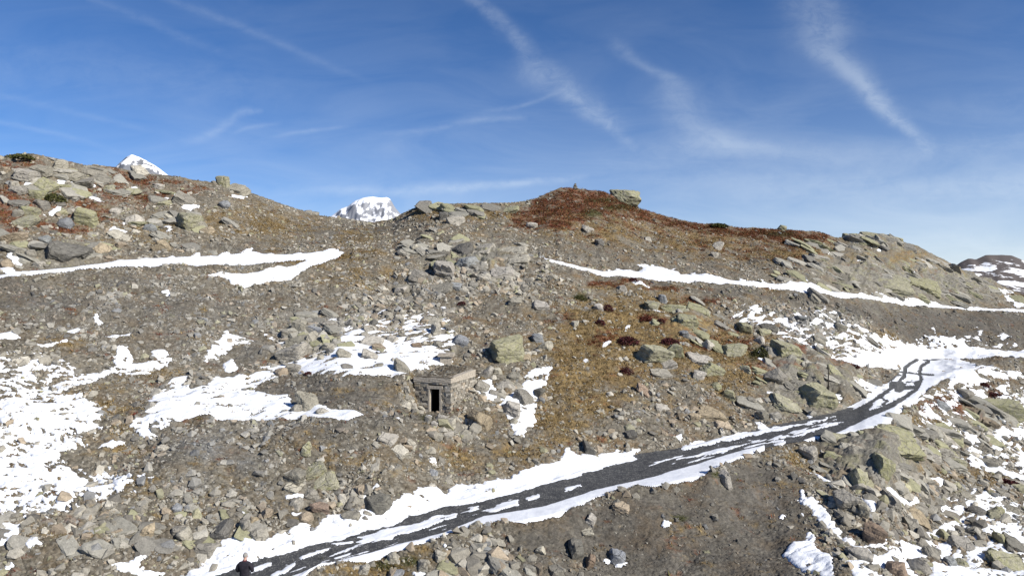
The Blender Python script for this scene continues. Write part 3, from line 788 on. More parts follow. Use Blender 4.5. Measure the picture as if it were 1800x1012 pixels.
def make_road_mat():
    m, b, p = mat('wet_gravel')
    co = obj_co(b)
    n = b.noise(co, 3.0, 4, .6)
    v = b.new('ShaderNodeTexVoronoi')
    v.inputs['Scale'].default_value = 22
    b.put(v.inputs['Vector'], co)
    sp = b.new('ShaderNodeSeparateColor')
    b.l.new(v.outputs['Color'], sp.inputs[0])
    base = b.ramp(sp.outputs[0], [(0, (.048, .049, .050)), (.7, (.095, .095, .092)), (.9, (.19, .185, .17)), (1, (.28, .27, .24))])
    base = b.mix(b.ramp(n, [(.35, .75), (.65, .05)]), base, (.034, .035, .038))
    b.put(p.inputs['Base Color'], base)
    p.inputs['Roughness'].default_value = .75
    bump(b, p, b.math('ADD', v.outputs['Distance'], n), .04, .6)
    return m


def make_rock_mat():
    m, b, p = mat('lichened_schist')
    oi = b.new('ShaderNodeObjectInfo')
    co = obj_co(b)
    off = b.math('MULTIPLY', oi.outputs['Random'], 91.0)
    cv = b.new('ShaderNodeCombineXYZ')
    for k in range(3):
        b.l.new(off, cv.inputs[k])
    co2 = b.vmath('ADD', co, cv.outputs[0])
    n1 = b.noise(co2, 2.6, 5, .65)
    n2 = b.noise(co2, 14, 4, .65)
    st = b.noise(b.vmath('MULTIPLY', co2, (1.6, 1.6, 16.0)), 1.8, 4, .6, .4)
    f = b.math('ADD', b.math('ADD', b.math('MULTIPLY', n1, .4), b.math('MULTIPLY', n2, .35)), b.math('MULTIPLY', st, .25))
    f = b.math('ADD', b.math('MULTIPLY', b.math('SUBTRACT', f, .5), 3.0), .5)
    g = b.ramp(f, [(0, .36), (.45, .92), (1, 1.5)])
    base = b.mix(1.0, oi.outputs['Color'], g, 'MULTIPLY')
    lich = b.noise(co2, 3.1, 5, .7, .8)
    amt = oi.outputs['Alpha']
    thr = b.math('SUBTRACT', .70, b.math('MULTIPLY', amt, .36))
    lm = b.math('MULTIPLY', b.math('SUBTRACT', lich, thr), 9.0, clamp=True)
    lcol = b.ramp(n2, [(.3, (.205, .205, .085)), (.55, (.315, .305, .150)), (.75, (.36, .355, .26))])
    base = b.mix(b.math('MULTIPLY', lm, .72), base, lcol)
    spots = b.ramp(b.noise(co2, 24, 2, .5), [(.66, 0), (.72, 1)])
    base = b.mix(b.math('MULTIPLY', spots, .5), base, (.07, .066, .058))
    vo = b.new('ShaderNodeTexVoronoi', feature='DISTANCE_TO_EDGE')
    vo.inputs['Scale'].default_value = .6
    b.put(vo.inputs['Vector'], b.vmath('ADD', b.vmath('MULTIPLY', co2, (1.3, 1.3, 3.0)), b.noisec(co2, 3.0, .35)))
    ck = b.ramp(vo.outputs['Distance'], [(.0, 1), (.016, 0)])
    base = b.mix(b.math('MULTIPLY', ck, .6), base, (.06, .053, .045))
    b.put(p.inputs['Base Color'], base)
    h = b.math('ADD', b.math('MULTIPLY', n2, .6), b.math('MULTIPLY', st, 1.1))
    h = b.math('SUBTRACT', h, b.math('MULTIPLY', ck, .8))
    bump(b, p, b.math('ADD', h, n1), .10, .75)
    return m


def make_plain(name, c1_, c2_, scale=20, rough=.9, bd=.01, det=4):
    m, b, p = mat(name)
    co = obj_co(b)
    n = b.noise(co, scale, det, .65)
    b.put(p.inputs['Base Color'], b.ramp(n, [(.3, c1_), (.7, c2_)]))
    p.inputs['Roughness'].default_value = rough
    bump(b, p, n, bd, .6)
    return m


M_SNOW = make_snow_mat()
M_ROAD = make_road_mat()
M_ROCK = make_rock_mat()
M_CONC = make_plain('old_concrete', (.25, .218, .17), (.48, .425, .345), 9, .9, .02)
M_STONE = mat_tinted('rubble_masonry', .65, 1.3, 8, 40, .02)
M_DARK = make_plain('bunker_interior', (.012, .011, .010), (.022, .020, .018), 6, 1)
M_SOD = mat_tinted('turf_roof', .6, 1.4, 12, 50, .04)


# ------------------------------------------------------------------ mesh helpers
def link(name, me, m=None, parent=None, loc=None):
    o = bpy.data.objects.new(name, me)
    COL.objects.link(o)
    if m is not None:
        me.materials.append(m)
    if parent is not None:
        o.parent = parent
    if loc is not None:
        o.location = loc
    return o


def tag(o, label=None, cat=None, group=None, kind=None):
    if label: o['label'] = label
    if cat: o['category'] = cat
    if group: o['group'] = group
    if kind: o['kind'] = kind
    return o


def np_mesh(name, V, faces, smooth_shade=True, tint=None):
    """faces: (n, k) int array with constant k"""
    me = bpy.data.meshes.new(name)
    n, k = faces.shape
    me.vertices.add(len(V))
    me.vertices.foreach_set('co', np.ascontiguousarray(V, np.float32).ravel())
    me.loops.add(n * k)
    me.loops.foreach_set('vertex_index', np.ascontiguousarray(faces, np.int32).ravel())
    me.polygons.add(n)
    me.polygons.foreach_set('loop_start', np.arange(0, n * k, k, dtype=np.int32))
    me.polygons.foreach_set('use_smooth', np.full(n, smooth_shade))
    if tint is not None:
        a = me.attributes.new('tint', 'FLOAT_COLOR', 'POINT')
        t = np.ones((len(V), 4), np.float32)
        t[:, :3] = tint
        a.data.foreach_set('color', t.ravel())
    me.update(calc_edges=True)
    return me


def grid_faces(keep):
    """quads of the survey grid where keep (per cell) is true, with compacted vertices"""
    nc, nr = keep.shape[0] + 1, keep.shape[1] + 1
    ci, ri = np.nonzero(keep)
    a = ci * nr + ri
    q = np.stack([a, a + nr, a + nr + 1, a + 1], 1)
    used, inv = np.unique(q, return_inverse=True)
    return used, inv.reshape(q.shape)


# rows behind the crest so that the ridge is a real ridge
BK = 40
bd = (np.linspace(0, 1, BK + 1)[1:] ** 1.8) * 260
tail = np.clip(bd / 260, 0, 1)
XB = (cols[:, None] - CX) / F * (YG[:, -1:] + bd)
YB = YG[:, -1:] + bd[None]
ZB = ZG[:, -1:] - 4.0 * tail ** .5 - bd[None] * .16 + fbm(XB / 9, YB / 9, 3, 61) * np.minimum(bd, 12)[None] * .06 - .06 * np.minimum(bd, 12)
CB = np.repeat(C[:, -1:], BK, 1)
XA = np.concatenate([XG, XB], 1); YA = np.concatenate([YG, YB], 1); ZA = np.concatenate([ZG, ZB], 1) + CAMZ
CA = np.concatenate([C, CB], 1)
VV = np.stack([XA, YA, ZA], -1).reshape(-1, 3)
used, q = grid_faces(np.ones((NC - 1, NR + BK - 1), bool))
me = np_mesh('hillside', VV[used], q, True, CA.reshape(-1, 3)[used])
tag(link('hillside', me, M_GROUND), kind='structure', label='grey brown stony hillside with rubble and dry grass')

# lower road and upper track surfaces, a few millimetres proud of the ground
def cellmax(a):
    return np.minimum(np.minimum(a[:-1, :-1], a[1:, :-1]), np.minimum(a[:-1, 1:], a[1:, 1:]))


def sheet(name, mask, lift, m, label, kind):
    V_ = np.stack([X0, Y0 + NY * lift, Z0 + NZ * lift + CAMZ], -1).reshape(-1, 3)
    u_, q_ = grid_faces(mask)
    o = link(name, np_mesh(name, V_[u_], q_, True), m)
    return tag(o, label, None, None, kind)


rb = fbm(QX / .5, QY / .4, 3, 66) * .8
roadm = on_road * smooth(PX, 100, 104)
sheet('road', cellmax((roadm + rb * .5) * (PX < 1655)) > .55, .035 + fbm(QX / .15, QY / .15, 2, 41) * .012, M_ROAD, 'dark wet gravel road running diagonally across the slope', 'structure')

# snow: a real layer over the smooth slope, thinning to nothing at its edge
hs = smooth(CUT, 0, .5)
thick = np.clip(CUT * .6, -.12, .04) + .09 * hs + .07 * fbm(QX / .9, QY / .9, 3, 77) * hs + .02 * fbm(QX / .25, QY / .2, 2, 79) * hs
deep = blob(1690, 930, 150, 90)
thick = thick + (.13 * smooth(CUT, -.05, .25) - .05 * fbm(QX / .9, QY / .9, 3, 77) * hs) * deep
thin = np.clip(CUT * .22, -.05, .02) + .03 * hs + .03
thick = thick + (thin - thick) * np.clip(np.maximum(gsm(gsm(np.maximum(flat, smooth(.6 - FOR, 0, .12)), 3, 0), 9, 1) * 2.0, flat), 0, 1)
thick = np.where((PX > 1640) & (flat > .4), np.maximum(thick, .045), thick)
thick = np.where((PX < -110) | (PX > 1910), thick + .05, thick)
sheet('snow', cellmax(CUT) > -.14, thick, M_SNOW, 'patches of old white snow lying on the slope and road', 'stuff')

# ------------------------------------------------------------------ lookups on the slope
def surf(px, py):
    """world point of the slope seen on bearing px and at height py"""
    i = int(np.clip(np.searchsorted(cols, px), 1, NC - 1))
    j = int(np.clip(np.searchsorted(-PY[i], -py), 1, NR - 1))
    return np.array([X0[i, j], Y0[i, j], Z0[i, j] + CAMZ]), np.array([0, NY[i, j], NZ[i, j]]), (i, j)


# valley far below, out to the horizon
me = bpy.data.meshes.new('valley')
bm = bmesh.new()
bmesh.ops.create_grid(bm, x_segments=8, y_segments=8, size=30000)
bm.to_mesh(me); bm.free()
tag(link('valley', me, make_plain('valley_ground', (.10, .09, .07), (.17, .15, .12), .01), None, (0, 0, -70)), kind='structure', label='distant valley ground behind the ridges')

# ------------------------------------------------------------------ rocks
def ico(sub):
    bm = bmesh.new()
    bmesh.ops.create_icosphere(bm, subdivisions=sub, radius=1)
    V_ = np.array([v.co[:] for v in bm.verts])
    F_ = np.array([[v.index for v in f.verts] for f in bm.faces])
    bm.free()
    return V_ / np.linalg.norm(V_, axis=1)[:, None], F_


ICO = {s: ico(s) for s in (1, 2, 3, 4)}


def noise3(p, s, seed):
    return (perlin(p[:, 0] * s + 3.1 * p[:, 2] * s * .7, p[:, 1] * s + p[:, 2] * s * .9, seed) +
            perlin(p[:, 2] * s + 7.7, p[:, 0] * s * .8 - p[:, 1] * s * .6, seed + 5)) * .5


def rock_points(sub, r_, kind, seed):
    """unit rock: a polyhedron cut by planes, bedding kept parallel to its local xy plane"""
    V_, F_ = ICO[sub]
    N = []
    dd = []
    if kind == 'round':
        for _ in range(26):
            n = r_.normal(size=3); N.append(n / np.linalg.norm(n)); dd.append(r_.uniform(.86, 1.0))
    else:
        tilt = .16 if kind == 'slab' else .30
        for ax in range(3):
            for s in (-1, 1):
                n = np.zeros(3); n[ax] = s
                n = n + r_.normal(size=3) * tilt * (.35 if ax == 2 else 1)
                N.append(n / np.linalg.norm(n)); dd.append(r_.uniform(.72, .98) if ax < 2 else r_.uniform(.8, 1.0))
        for _ in range(r_.integers(3, 7)):
            n = r_.normal(size=3); n /= np.linalg.norm(n)
            N.append(n); dd.append(r_.uniform(.82, 1.12))
        if kind == 'wedge':
            n = np.array([r_.uniform(.3, .7) * r_.choice([-1, 1]), r_.uniform(-.3, .3), .8]); N.append(n / np.linalg.norm(n)); dd.append(.45)
    N = np.array(N); dd = np.array(dd)
    pr = np.maximum(V_ @ N.T, 1e-3)
    rr = (dd[None] / pr)
    rr = -np.log(np.exp(-rr * 60).sum(1)) / 60            # slightly worn edges
    rr = np.minimum(rr, 1.5)
    rr = rr * (1 + .05 * noise3(V_, 2.2, seed) + .05 * noise3(V_, 5.0, seed + 3) + (.05 * noise3(V_, 11.0, seed + 9) if sub > 2 else 0))
    P = V_ * rr[:, None]
    if kind in ('slab', 'block') and sub > 2:                # bedding ledges
        lay = np.floor(P[:, 2] * 4 + seed % 7 * .3)
        k = (h01(lay.astype(np.int64), np.full(len(P), seed, np.int64), 3) - .5) * .12
        P[:, 0] *= 1 + k; P[:, 1] *= 1 - k * .8
    return P, F_


PALETTE = {  # letter: (colour word, albedo, lichen)
    'g': ('grey', (.258, .238, .196), .12), 'p': ('pale grey', (.385, .355, .295), .10), 't': ('tan', (.35, .285, .20), .12),
    'l': ('yellow-green', (.30, .282, .20), .66), 'd': ('dark grey', (.145, .136, .118), .10), 'b': ('bluish grey', (.235, .240, .240), .08),
    'r': ('rusty brown', (.245, .182, .132), .15)}
KINDW = {'s': 'slab', 'k': 'block', 'o': 'round', 'w': 'wedge'}
SHAPEW = {'s': ('slab', 0), 'k': ('block', 0), 'o': ('boulder', 0), 'w': ('wedge', 0)}

# bearing, height, width, height, tilt, colour, shape
ROCKS = """
103 293 28 22 0 p k|45 312 34 20 10 p k|22 326 18 14 0 p k|68 300 30 20 10 g s|8 298 14 12 0 t k|28 336 24 13 15 g s|75 330 38 18 25 l s|60 342 28 16 5 l k|148 326 34 16 -5 g s|192 338 18 14 0 l k
30 374 18 14 0 g o|50 372 26 18 0 l k|40 388 40 18 -4 l s|70 360 22 16 10 g k|110 388 24 20 0 b o|147 382 38 32 10 l k|24 421 36 18 -20 t k|76 424 20 12 0 b s|108 450 54 38 25 d s|138 449 32 24 15 d s
178 440 32 13 35 t s|205 433 15 15 10 t w|200 370 20 12 10 p s|237 390 32 18 40 p w|262 401 20 14 0 b o|208 412 36 11 25 p s|285 432 28 20 30 t w|33 448 16 18 0 g o|55 452 14 20 10 g k|68 466 17 12 0 p k
10 463 20 16 0 t o|288 360 19 11 0 l k|242 300 30 13 42 p s|230 337 26 11 15 l s|278 328 13 10 0 p k|325 392 44 32 15 l k|352 394 20 24 -20 g k|360 407 22 12 -10 t k|320 355 34 18 30 g s|386 314 14 18 0 l k
395 321 13 20 5 l k|418 333 32 16 5 g s|393 362 18 14 0 b o|540 374 16 7 5 g s|553 377 12 7 5 g s|120 310 40 14 20 g s|165 302 40 12 25 g s|180 318 34 12 30 g s|95 345 22 10 -5 g s|300 385 18 10 20 p s
745 360 24 10 -6 g s|800 391 28 18 0 p k|778 383 15 16 0 d k|708 438 21 13 0 g k|728 442 18 16 -20 p k|707 447 19 11 5 g s|812 445 36 28 -15 d k|846 444 42 20 -12 p s|824 466 46 26 -5 b k|853 460 20 10 5 p s
897 446 58 18 -8 p s|908 462 44 15 -5 p s|876 464 18 13 10 t k|783 476 44 30 10 p k|882 481 40 17 -4 p s|890 490 20 11 0 p k|735 493 32 20 15 g k|705 508 24 16 5 g s|772 510 42 16 -8 g s|800 507 20 13 10 b s
948 540 32 17 12 p k|905 536 24 14 5 g s|935 395 17 13 0 p k|1033 402 18 14 -20 p w|1052 430 17 13 0 d k|890 369 38 9 -14 l s|1262 432 18 18 25 p w|1255 450 13 9 0 p k|1138 420 14 10 0 p k|860 492 22 12 10 g s
515 625 52 30 -15 p k|523 603 42 14 -5 g s|550 600 34 11 55 g s|575 612 26 14 5 p k|525 578 24 26 15 g k|553 580 26 16 10 b k|505 588 26 16 10 g k|572 575 26 18 0 g k|602 628 24 18 5 p k|648 626 30 17 5 p w
562 634 12 10 0 p o|667 612 24 12 0 t k|655 602 36 14 5 p s|706 647 30 24 10 g w|732 608 17 8 0 r s|665 643 14 6 0 g s|608 646 22 8 0 g s|510 650 28 15 5 g k|493 656 20 15 -15 t k|537 705 32 40 -8 g w
522 716 18 18 0 g o|565 728 22 12 10 p o|765 582 17 22 0 p k|768 604 16 12 0 g k|758 566 32 11 -5 p s|703 508 24 14 0 p k|690 597 20 12 0 p k|740 682 26 18 10 p k|722 690 17 14 0 p k|710 698 19 12 0 p s
725 706 17 10 5 p k|712 681 13 12 0 p k|852 655 19 22 15 p w|873 650 17 14 0 p k|893 616 66 40 5 l k|808 595 28 20 15 b k|945 602 20 16 0 b k|958 615 22 15 -35 p k|925 632 18 12 0 t k|848 683 24 16 25 g k
866 692 17 10 15 g s|888 681 32 11 -5 p s|880 697 19 9 0 p s|872 706 14 6 0 g s|918 700 36 26 10 g k|897 718 34 26 10 p k|903 738 14 12 0 p o|947 685 18 20 0 d k|956 693 14 15 -40 t k|900 660 22 12 5 g s
845 746 34 40 -38 t k|775 740 20 14 10 p k|790 752 24 18 -10 p k|809 756 14 12 0 p k|762 752 15 12 0 p k|770 770 16 12 0 p k|786 769 19 14 10 p k|801 773 14 10 0 t k|820 762 13 11 0 p k|812 738 17 12 5 t k
283 786 26 13 -20 p w|308 892 19 16 0 b o|312 907 12 13 15 p k|550 824 36 18 -22 l s|568 847 46 13 -8 l s|540 792 18 23 20 l w|520 838 32 24 10 g k|512 854 28 11 12 p s|515 888 25 17 -10 p k|535 912 24 18 0 t o
558 889 34 24 20 r k|545 865 24 14 0 g k|663 885 46 26 0 d o|645 901 17 9 10 g k|640 911 12 8 0 g k|615 907 32 13 -5 g k|470 909 19 18 15 t k|455 945 29 20 5 p o|432 930 18 24 -15 g k|385 935 38 20 -32 d s
325 940 22 26 -30 p k|360 962 38 20 5 g k|310 932 20 18 0 g k|445 920 12 16 0 t k|700 798 26 12 15 p s|716 801 14 10 0 p k|722 783 18 16 30 p w|680 775 32 10 18 p s|760 829 17 9 10 b s|255 935 20 36 18 t k
637 1004 26 18 -10 p w|690 980 16 22 -30 p s|691 1009 28 12 0 b s|742 992 24 20 0 g k|772 976 20 18 10 p k|786 974 18 14 0 t k|803 986 22 16 10 p k|823 981 26 14 -5 p k|830 1001 30 15 0 p s|851 968 20 14 10 b k
881 978 18 18 20 p k|1013 966 26 32 5 d k|1037 916 16 20 20 p k|1030 932 22 9 5 p s|1038 989 18 22 10 r k|1090 897 28 13 5 t k|1275 847 22 30 -25 p k|1085 975 26 24 5 b s|950 968 18 16 -10 p k|978 1008 26 16 0 g k
1094 508 15 12 0 p k|1165 525 15 17 0 b k|1183 540 36 15 0 l k|1230 548 42 17 12 l s|1207 570 42 24 5 l k|1200 554 38 9 0 l s|1145 537 24 15 0 l k|1148 625 52 32 10 l k|1185 620 30 26 -10 l k|1172 641 28 16 -15 p s
1200 590 13 15 0 b k|1246 606 22 16 35 p k|1288 617 44 22 5 l k|1228 634 36 13 8 p s|1252 652 38 20 22 l k|1229 662 21 17 10 p k|1260 677 17 16 0 l o|1280 692 25 18 15 l k|1130 690 27 11 52 r s|1250 733 46 22 0 t k
1221 736 18 14 0 t k|1267 749 32 17 10 t s|1310 577 28 20 15 l k|1105 753 21 14 10 l o|1110 768 19 16 0 d k|1035 790 24 22 15 d w|1052 545 16 14 0 p k|1165 712 24 10 10 p s|1010 572 14 10 0 p k|1160 655 34 12 10 g s
1350 577 36 15 8 d o|1345 585 24 9 15 l s|1382 621 42 30 15 l k|1402 648 38 18 14 l s|1413 664 40 12 4 l s|1365 668 42 28 -18 g k|1386 683 40 16 0 l s|1437 700 66 42 10 l k|1379 714 50 24 18 l s|1476 668 66 18 36 l s
1433 530 24 12 42 g s|1530 597 28 9 30 d s|1340 735 16 18 0 g k|1362 738 20 16 -10 p k|1320 705 18 12 0 g k|1310 650 18 14 10 l k|1440 600 26 10 30 g s|1478 575 22 14 20 g k|1405 560 20 12 15 b k|1335 600 16 14 0 p k
1422 797 24 26 -15 p k|1462 808 30 21 10 l k|1504 805 46 19 12 p s|1480 777 52 12 5 l s|1582 790 92 38 18 l s|1546 830 30 48 5 l k|1510 846 28 40 18 l s|1578 838 32 20 5 g k|1581 862 34 14 5 g o|1566 886 40 32 35 g k
1612 905 54 13 28 t s|1610 930 44 20 24 g s|1536 938 34 40 8 r k|1485 890 42 32 0 g k|1530 868 19 18 0 g o|1516 903 20 26 10 g k|1515 973 34 20 5 p k|1576 1000 38 30 0 r k|1615 992 30 30 0 g o|1641 984 34 17 42 g s
1690 967 36 16 -5 p s|1690 990 22 16 35 l k|1671 996 18 15 0 b k|1746 984 20 23 15 l w|1774 997 52 15 8 l s|1782 964 36 18 25 d s|1760 957 19 22 0 l k|1720 902 28 13 5 d o|1746 911 20 15 -15 l k|1757 903 18 14 10 l k
1660 945 20 16 35 l k|1690 945 20 16 40 g k|1713 940 26 14 10 g k|1781 893 20 13 0 g k|1680 818 36 17 8 l k|1660 800 28 14 -12 p s|1640 811 24 16 5 p k|1617 790 22 9 15 p s|1658 770 32 12 50 p s|1682 779 42 9 38 p s
1741 812 26 14 0 g k|1766 719 64 28 5 l k|1740 742 28 18 20 t k|1758 742 20 12 40 b s|1700 690 30 16 10 g k|1655 716 24 14 20 b s|1635 756 34 12 25 g s|1605 770 26 12 20 g s|1790 860 26 14 0 l k|1700 870 30 10 20 g s
1556 417 26 9 5 g s|1577 421 16 8 8 l k|1500 412 15 8 0 l k|1487 413 13 9 0 l k|1528 414 28 8 4 l s|1373 399 14 11 15 l k|1098 347 46 24 6 l k|1480 477 42 16 8 g s|1562 500 74 22 10 l s|1624 504 64 22 14 l s|1700 486 46 14 24 l s|1728 478 44 26 20 g k
1690 508 54 16 22 g s|1752 508 42 14 24 l s|1520 490 44 14 6 g s|1430 478 34 12 8 g s|1590 440 36 10 12 g s|1560 432 30 10 5 l s|1650 478 40 12 20 l s|1620 530 30 8 12 g s|970 342 18 9 -15 p k|877 357 7 7 0 d k
1640 556 24 10 45 d s|1720 560 26 12 20 d s|1760 570 28 12 30 d s|1700 590 20 12 10 g k|1780 604 22 12 0 g k|1745 606 20 10 0 g k|645 545 20 12 0 g k|610 560 24 14 10 g k|588 558 20 14 -10 p k|870 545 20 12 0 g k
60 940 30 16 -20 t k|120 985 26 14 10 g k|160 930 28 14 -25 g s|190 960 34 12 -30 t s|215 985 26 16 -20 p k|240 905 30 12 -20 g s|100 925 34 18 -5 t k|75 686 44 22 -10 b k|58 698 16 14 0 g o|20 725 20 12 -10 p k|12 645 22 10 0 t k|40 640 26 10 -10 t k
"""
rock_specs = []
for chunk in ROCKS.replace('\n', '|').split('|'):
    t = chunk.split()
    if len(t) == 7:
        rock_specs.append((float(t[0]), float(t[1]), float(t[2]), float(t[3]), float(t[4]), t[5], t[6]))
r_ = np.random.default_rng(77)
HOT = [(700, 555, 130, 40), (850, 490, 110, 40), (800, 758, 50, 22), (150, 930, 130, 50), (430, 900, 130, 50), (620, 870, 80, 36), (1430, 565, 110, 34), (140, 380, 140, 60), (1190, 710, 100, 44), (1700, 900, 110, 90),
       (1540, 880, 90, 80), (1400, 690, 70, 40), (1560, 490, 120, 36), (840, 990, 90, 20), (60, 640, 50, 30), (170, 540, 120, 34), (1740, 600, 60, 10), (560, 590, 50, 34)]
tries = 0
while len(rock_specs) < 300 and tries < 5000:
    tries += 1
    hx = HOT[r_.integers(0, len(HOT))]
    x_ = r_.normal(hx[0], hx[2] * .7); y_ = r_.normal(hx[1], hx[3] * .7)
    if not (6 < x_ < 1794 and y_ < 1004 and y_ > np.interp(x_, cols, fp[-1]) + 8):
        continue
    w_ = r_.uniform(13, 26) * (.8 + .4 * (y_ > 700)); h_ = w_ * r_.uniform(.45, .8)
    if any(abs(x_ - q_[0]) < (w_ + q_[2]) * .42 and abs(y_ - q_[1]) < (h_ + q_[3]) * .42 for q_ in rock_specs):
        continue
    i_ = int(np.searchsorted(cols, x_)); jj_ = int(np.searchsorted(-PY[i_], -y_))
    if on_road[i_, jj_] > .2 or on_track[i_, jj_] > .2 or infoot[i_, jj_]:
        continue
    rock_specs.append((x_, y_, w_, h_, r_.uniform(-15, 35), 'ggpptbrl'[r_.integers(0, 8)], 'kksw'[r_.integers(0, 4)]))
rock_specs = rock_specs[:300]
print('named rocks', len(rock_specs))

REGIONS = [  # (name, test) in order
    ('on the crest of the left ridge', lambda x, y: x < 460 and y < 306 + x * .09),
    ('on left ridge beneath its skyline', lambda x, y: x < 640 and y < 362),
    ('midway up the left ridge', lambda x, y: x < 640 and y < 404),
    ('just above the snowy left track', lambda x, y: x < 640 and y < 478),
    ('on skyline of the reddish summit', lambda x, y: 690 < x < 1180 and y < 372),
    ('on slope under the reddish summit', lambda x, y: 915 < x < 1300 and y < 456),
    ('on shoulder left of the summit', lambda x, y: 640 < x < 915 and y < 410),
    ('in the central dark outcrop', lambda x, y: 690 < x < 930 and y < 484),
    ('below the central dark outcrop', lambda x, y: 640 < x < 990 and y < 555),
    ('along the right-hand skyline', lambda x, y: x > 1300 and y < 424 + max(0, x - 1600) * .3),
    ('in the outcrop above right track', lambda x, y: x > 1300 and y < 518 + max(0, x - 1450) * .08),
    ('in dark bank under right track', lambda x, y: x > 1600 and y < 612),
    ('in snowy gully left of bend', lambda x, y: x > 1290 and y < 604 and y < 575 + (x - 1330) * .2),
    ('left of the snowy boulder terrace', lambda x, y: x < 590 and y < 662 and x > 470),
    ('on the snowy terrace above the bunker', lambda x, y: 590 <= x < 800 and y < 664),
    ('in heap left of bunker door', lambda x, y: 690 < x < 750 and y < 715),
    ('in snow right of the bunker', lambda x, y: 835 <= x < 975 and 640 < y < 745),
    ('on slope above the bunker', lambda x, y: 800 <= x < 975 and y <= 640),
    ('in rubble below the bunker door', lambda x, y: 745 < x < 870 and 728 < y < 780),
    ('on snow triangle left of bunker', lambda x, y: 480 < x < 600 and 680 < y < 745),
    ('in the wide snow field at left', lambda x, y: x < 200 and 600 < y < 880),
    ('in lichened group amid brown grass', lambda x, y: 1040 < x < 1220 and y < 600),
    ('beside the bright lichened group', lambda x, y: 1220 <= x < 1330 and y < 600),
    ('on grass under the lichened group', lambda x, y: 1040 < x < 1300 and y < 672),
    ('on the bare slope over the road', lambda x, y: 990 < x < 1330 and y < 800),
    ('in outcrop by the marker post', lambda x, y: 1300 <= x < 1540 and y < 745),
    ('on the bank right of the road bend', lambda x, y: x > 1580 and y < 762),
    ('on boulder slope just below road', lambda x, y: 1395 < x < 1560 and y < 860),
    ('right on the upper boulder slope', lambda x, y: x >= 1560 and y < 880),
    ('low in the snowy boulder field', lambda x, y: x >= 1640),
    ('in jumble of the boulder slope', lambda x, y: x >= 1440),
    ('on the dark bank beneath the road', lambda x, y: 920 < x < 1440 and y > 830),
    ('in heap at the bottom edge', lambda x, y: 600 < x <= 920 and y > 960),
    ('on the bare slope below the bunker', lambda x, y: 600 < x < 800 and 740 < y < 840),
    ('by the snow bank left of the road', lambda x, y: 500 < x < 700 and 860 < y < 925),
    ('on the scree over the snow bank', lambda x, y: 490 < x < 620 and 760 < y < 870),
    ('on rocky slope behind the person', lambda x, y: 290 < x < 490 and y > 860),
    ('in rubble of lower left slope', lambda x, y: x <= 290 and y > 880),
    ('on slope beneath the left snow', lambda x, y: True)]


def region_of(x, y):
    for n, f in REGIONS:
        if f(x, y):
            return n


ORD = ['first', 'second', 'third', 'fourth', 'fifth', 'sixth', 'seventh', 'eighth', 'ninth', 'tenth', 'eleventh', 'twelfth', 'thirteenth', 'fourteenth', 'fifteenth', 'sixteenth', 'seventeenth', 'eighteenth', 'nineteenth', 'twentieth']
NUM = ['zero', 'one', 'two', 'three', 'four', 'five', 'six', 'seven', 'eight', 'nine', 'ten', 'eleven', 'twelve', 'thirteen', 'fourteen', 'fifteen', 'sixteen', 'seventeen', 'eighteen', 'nineteen', 'twenty']


def size_word(w, h):
    s = math.sqrt(w * h)
    return 'huge' if s > 36 else 'large' if s > 25 else 'medium' if s > 17 else 'small'


groups = {}
for k, s in enumerate(rock_specs):
    key = (size_word(s[2], s[3]), PALETTE[s[5]][0], SHAPEW[s[6]][0], region_of(s[0], s[1]))
    groups.setdefault(key, []).append(k)
rock_label = {}
for key, ids in groups.items():
    sz, cw, sh, rg = key
    if len(ids) == 1:
        rock_label[ids[0]] = f'{sz} {cw} {sh} {rg}'
        continue
    xs = [rock_specs[i][0] for i in ids]; ys = [rock_specs[i][1] for i in ids]
    n = len(ids)
    if n == 2:
        a, c = ids
        if max(xs) - min(xs) > max(ys) - min(ys):
            o = sorted(ids, key=lambda i: rock_specs[i][0]); wd = ('left one', 'right one')
        else:
            o = sorted(ids, key=lambda i: rock_specs[i][1]); wd = ('upper one', 'lower one')
        for i, w_ in zip(o, wd):
            rock_label[i] = f'{sz} {cw} {sh} {rg}, {w_}'
    else:
        o = sorted(ids, key=lambda i: rock_specs[i][0])
        for j, i in enumerate(o):
            w_ = 'leftmost' if j == 0 else 'rightmost' if j == n - 1 else f'{ORD[j]} from left'
            rock_label[i] = f'{sz} {cw} {sh} {rg}, {w_} of {NUM[min(n, 20)]}'

for k, (px, py, w, h, tilt, cl, sh) in enumerate(rock_specs):
    r_ = np.random.default_rng(1000 + k)
    pt, nrm, _ = surf(px, py + h * .28)
    dep = pt[1]
    W = w * dep / F * 1.14; H = h * dep / F * 1.22
    sub = 4 if w > 30 else 3
    P, F_ = rock_points(sub, r_, KINDW[sh], 50 + k)
    ext = P.max(0) - P.min(0)
    depth = (.75 * W + .25 * H) if sh == 's' else .6 * (W + H) * .75 + .2 * W
    P = P / ext * np.array([W, depth, H])
    P -= (P.max(0) + P.min(0)) / 2
    lean = .45 if sh == 's' else .2
    yaw = r_.uniform(-.5, .5)
    R = Matrix.Rotation(math.radians(tilt), 3, 'Y') @ Matrix.Rotation(lean, 3, 'X') @ Matrix.Rotation(yaw if sh in 'ok' else yaw * .5, 3, 'Z')
    if sh == 's':
        P[:, 2] *= .85
    c_ = PALETTE[cl][1]
    j_ = r_.uniform(.85, 1.15)
    name = {'s': 'flat_rock', 'k': 'angular_rock', 'o': 'boulder', 'w': 'wedge_rock'}[sh]
    o = link(name, np_mesh(name, P, F_, False), M_ROCK)
    o.matrix_world = Matrix.Translation(Vector((pt[0], dep + depth * .12, pt[2] + .22 * h * dep / F))) @ R.to_4x4()
    o.color = (c_[0] * j_, c_[1] * j_, c_[2] * j_ * r_.uniform(.94, 1.04), PALETTE[cl][2] * r_.uniform(.7, 1.1))
    tag(o, rock_label[k], 'rock', 'large rocks on the hillside', 'thing')

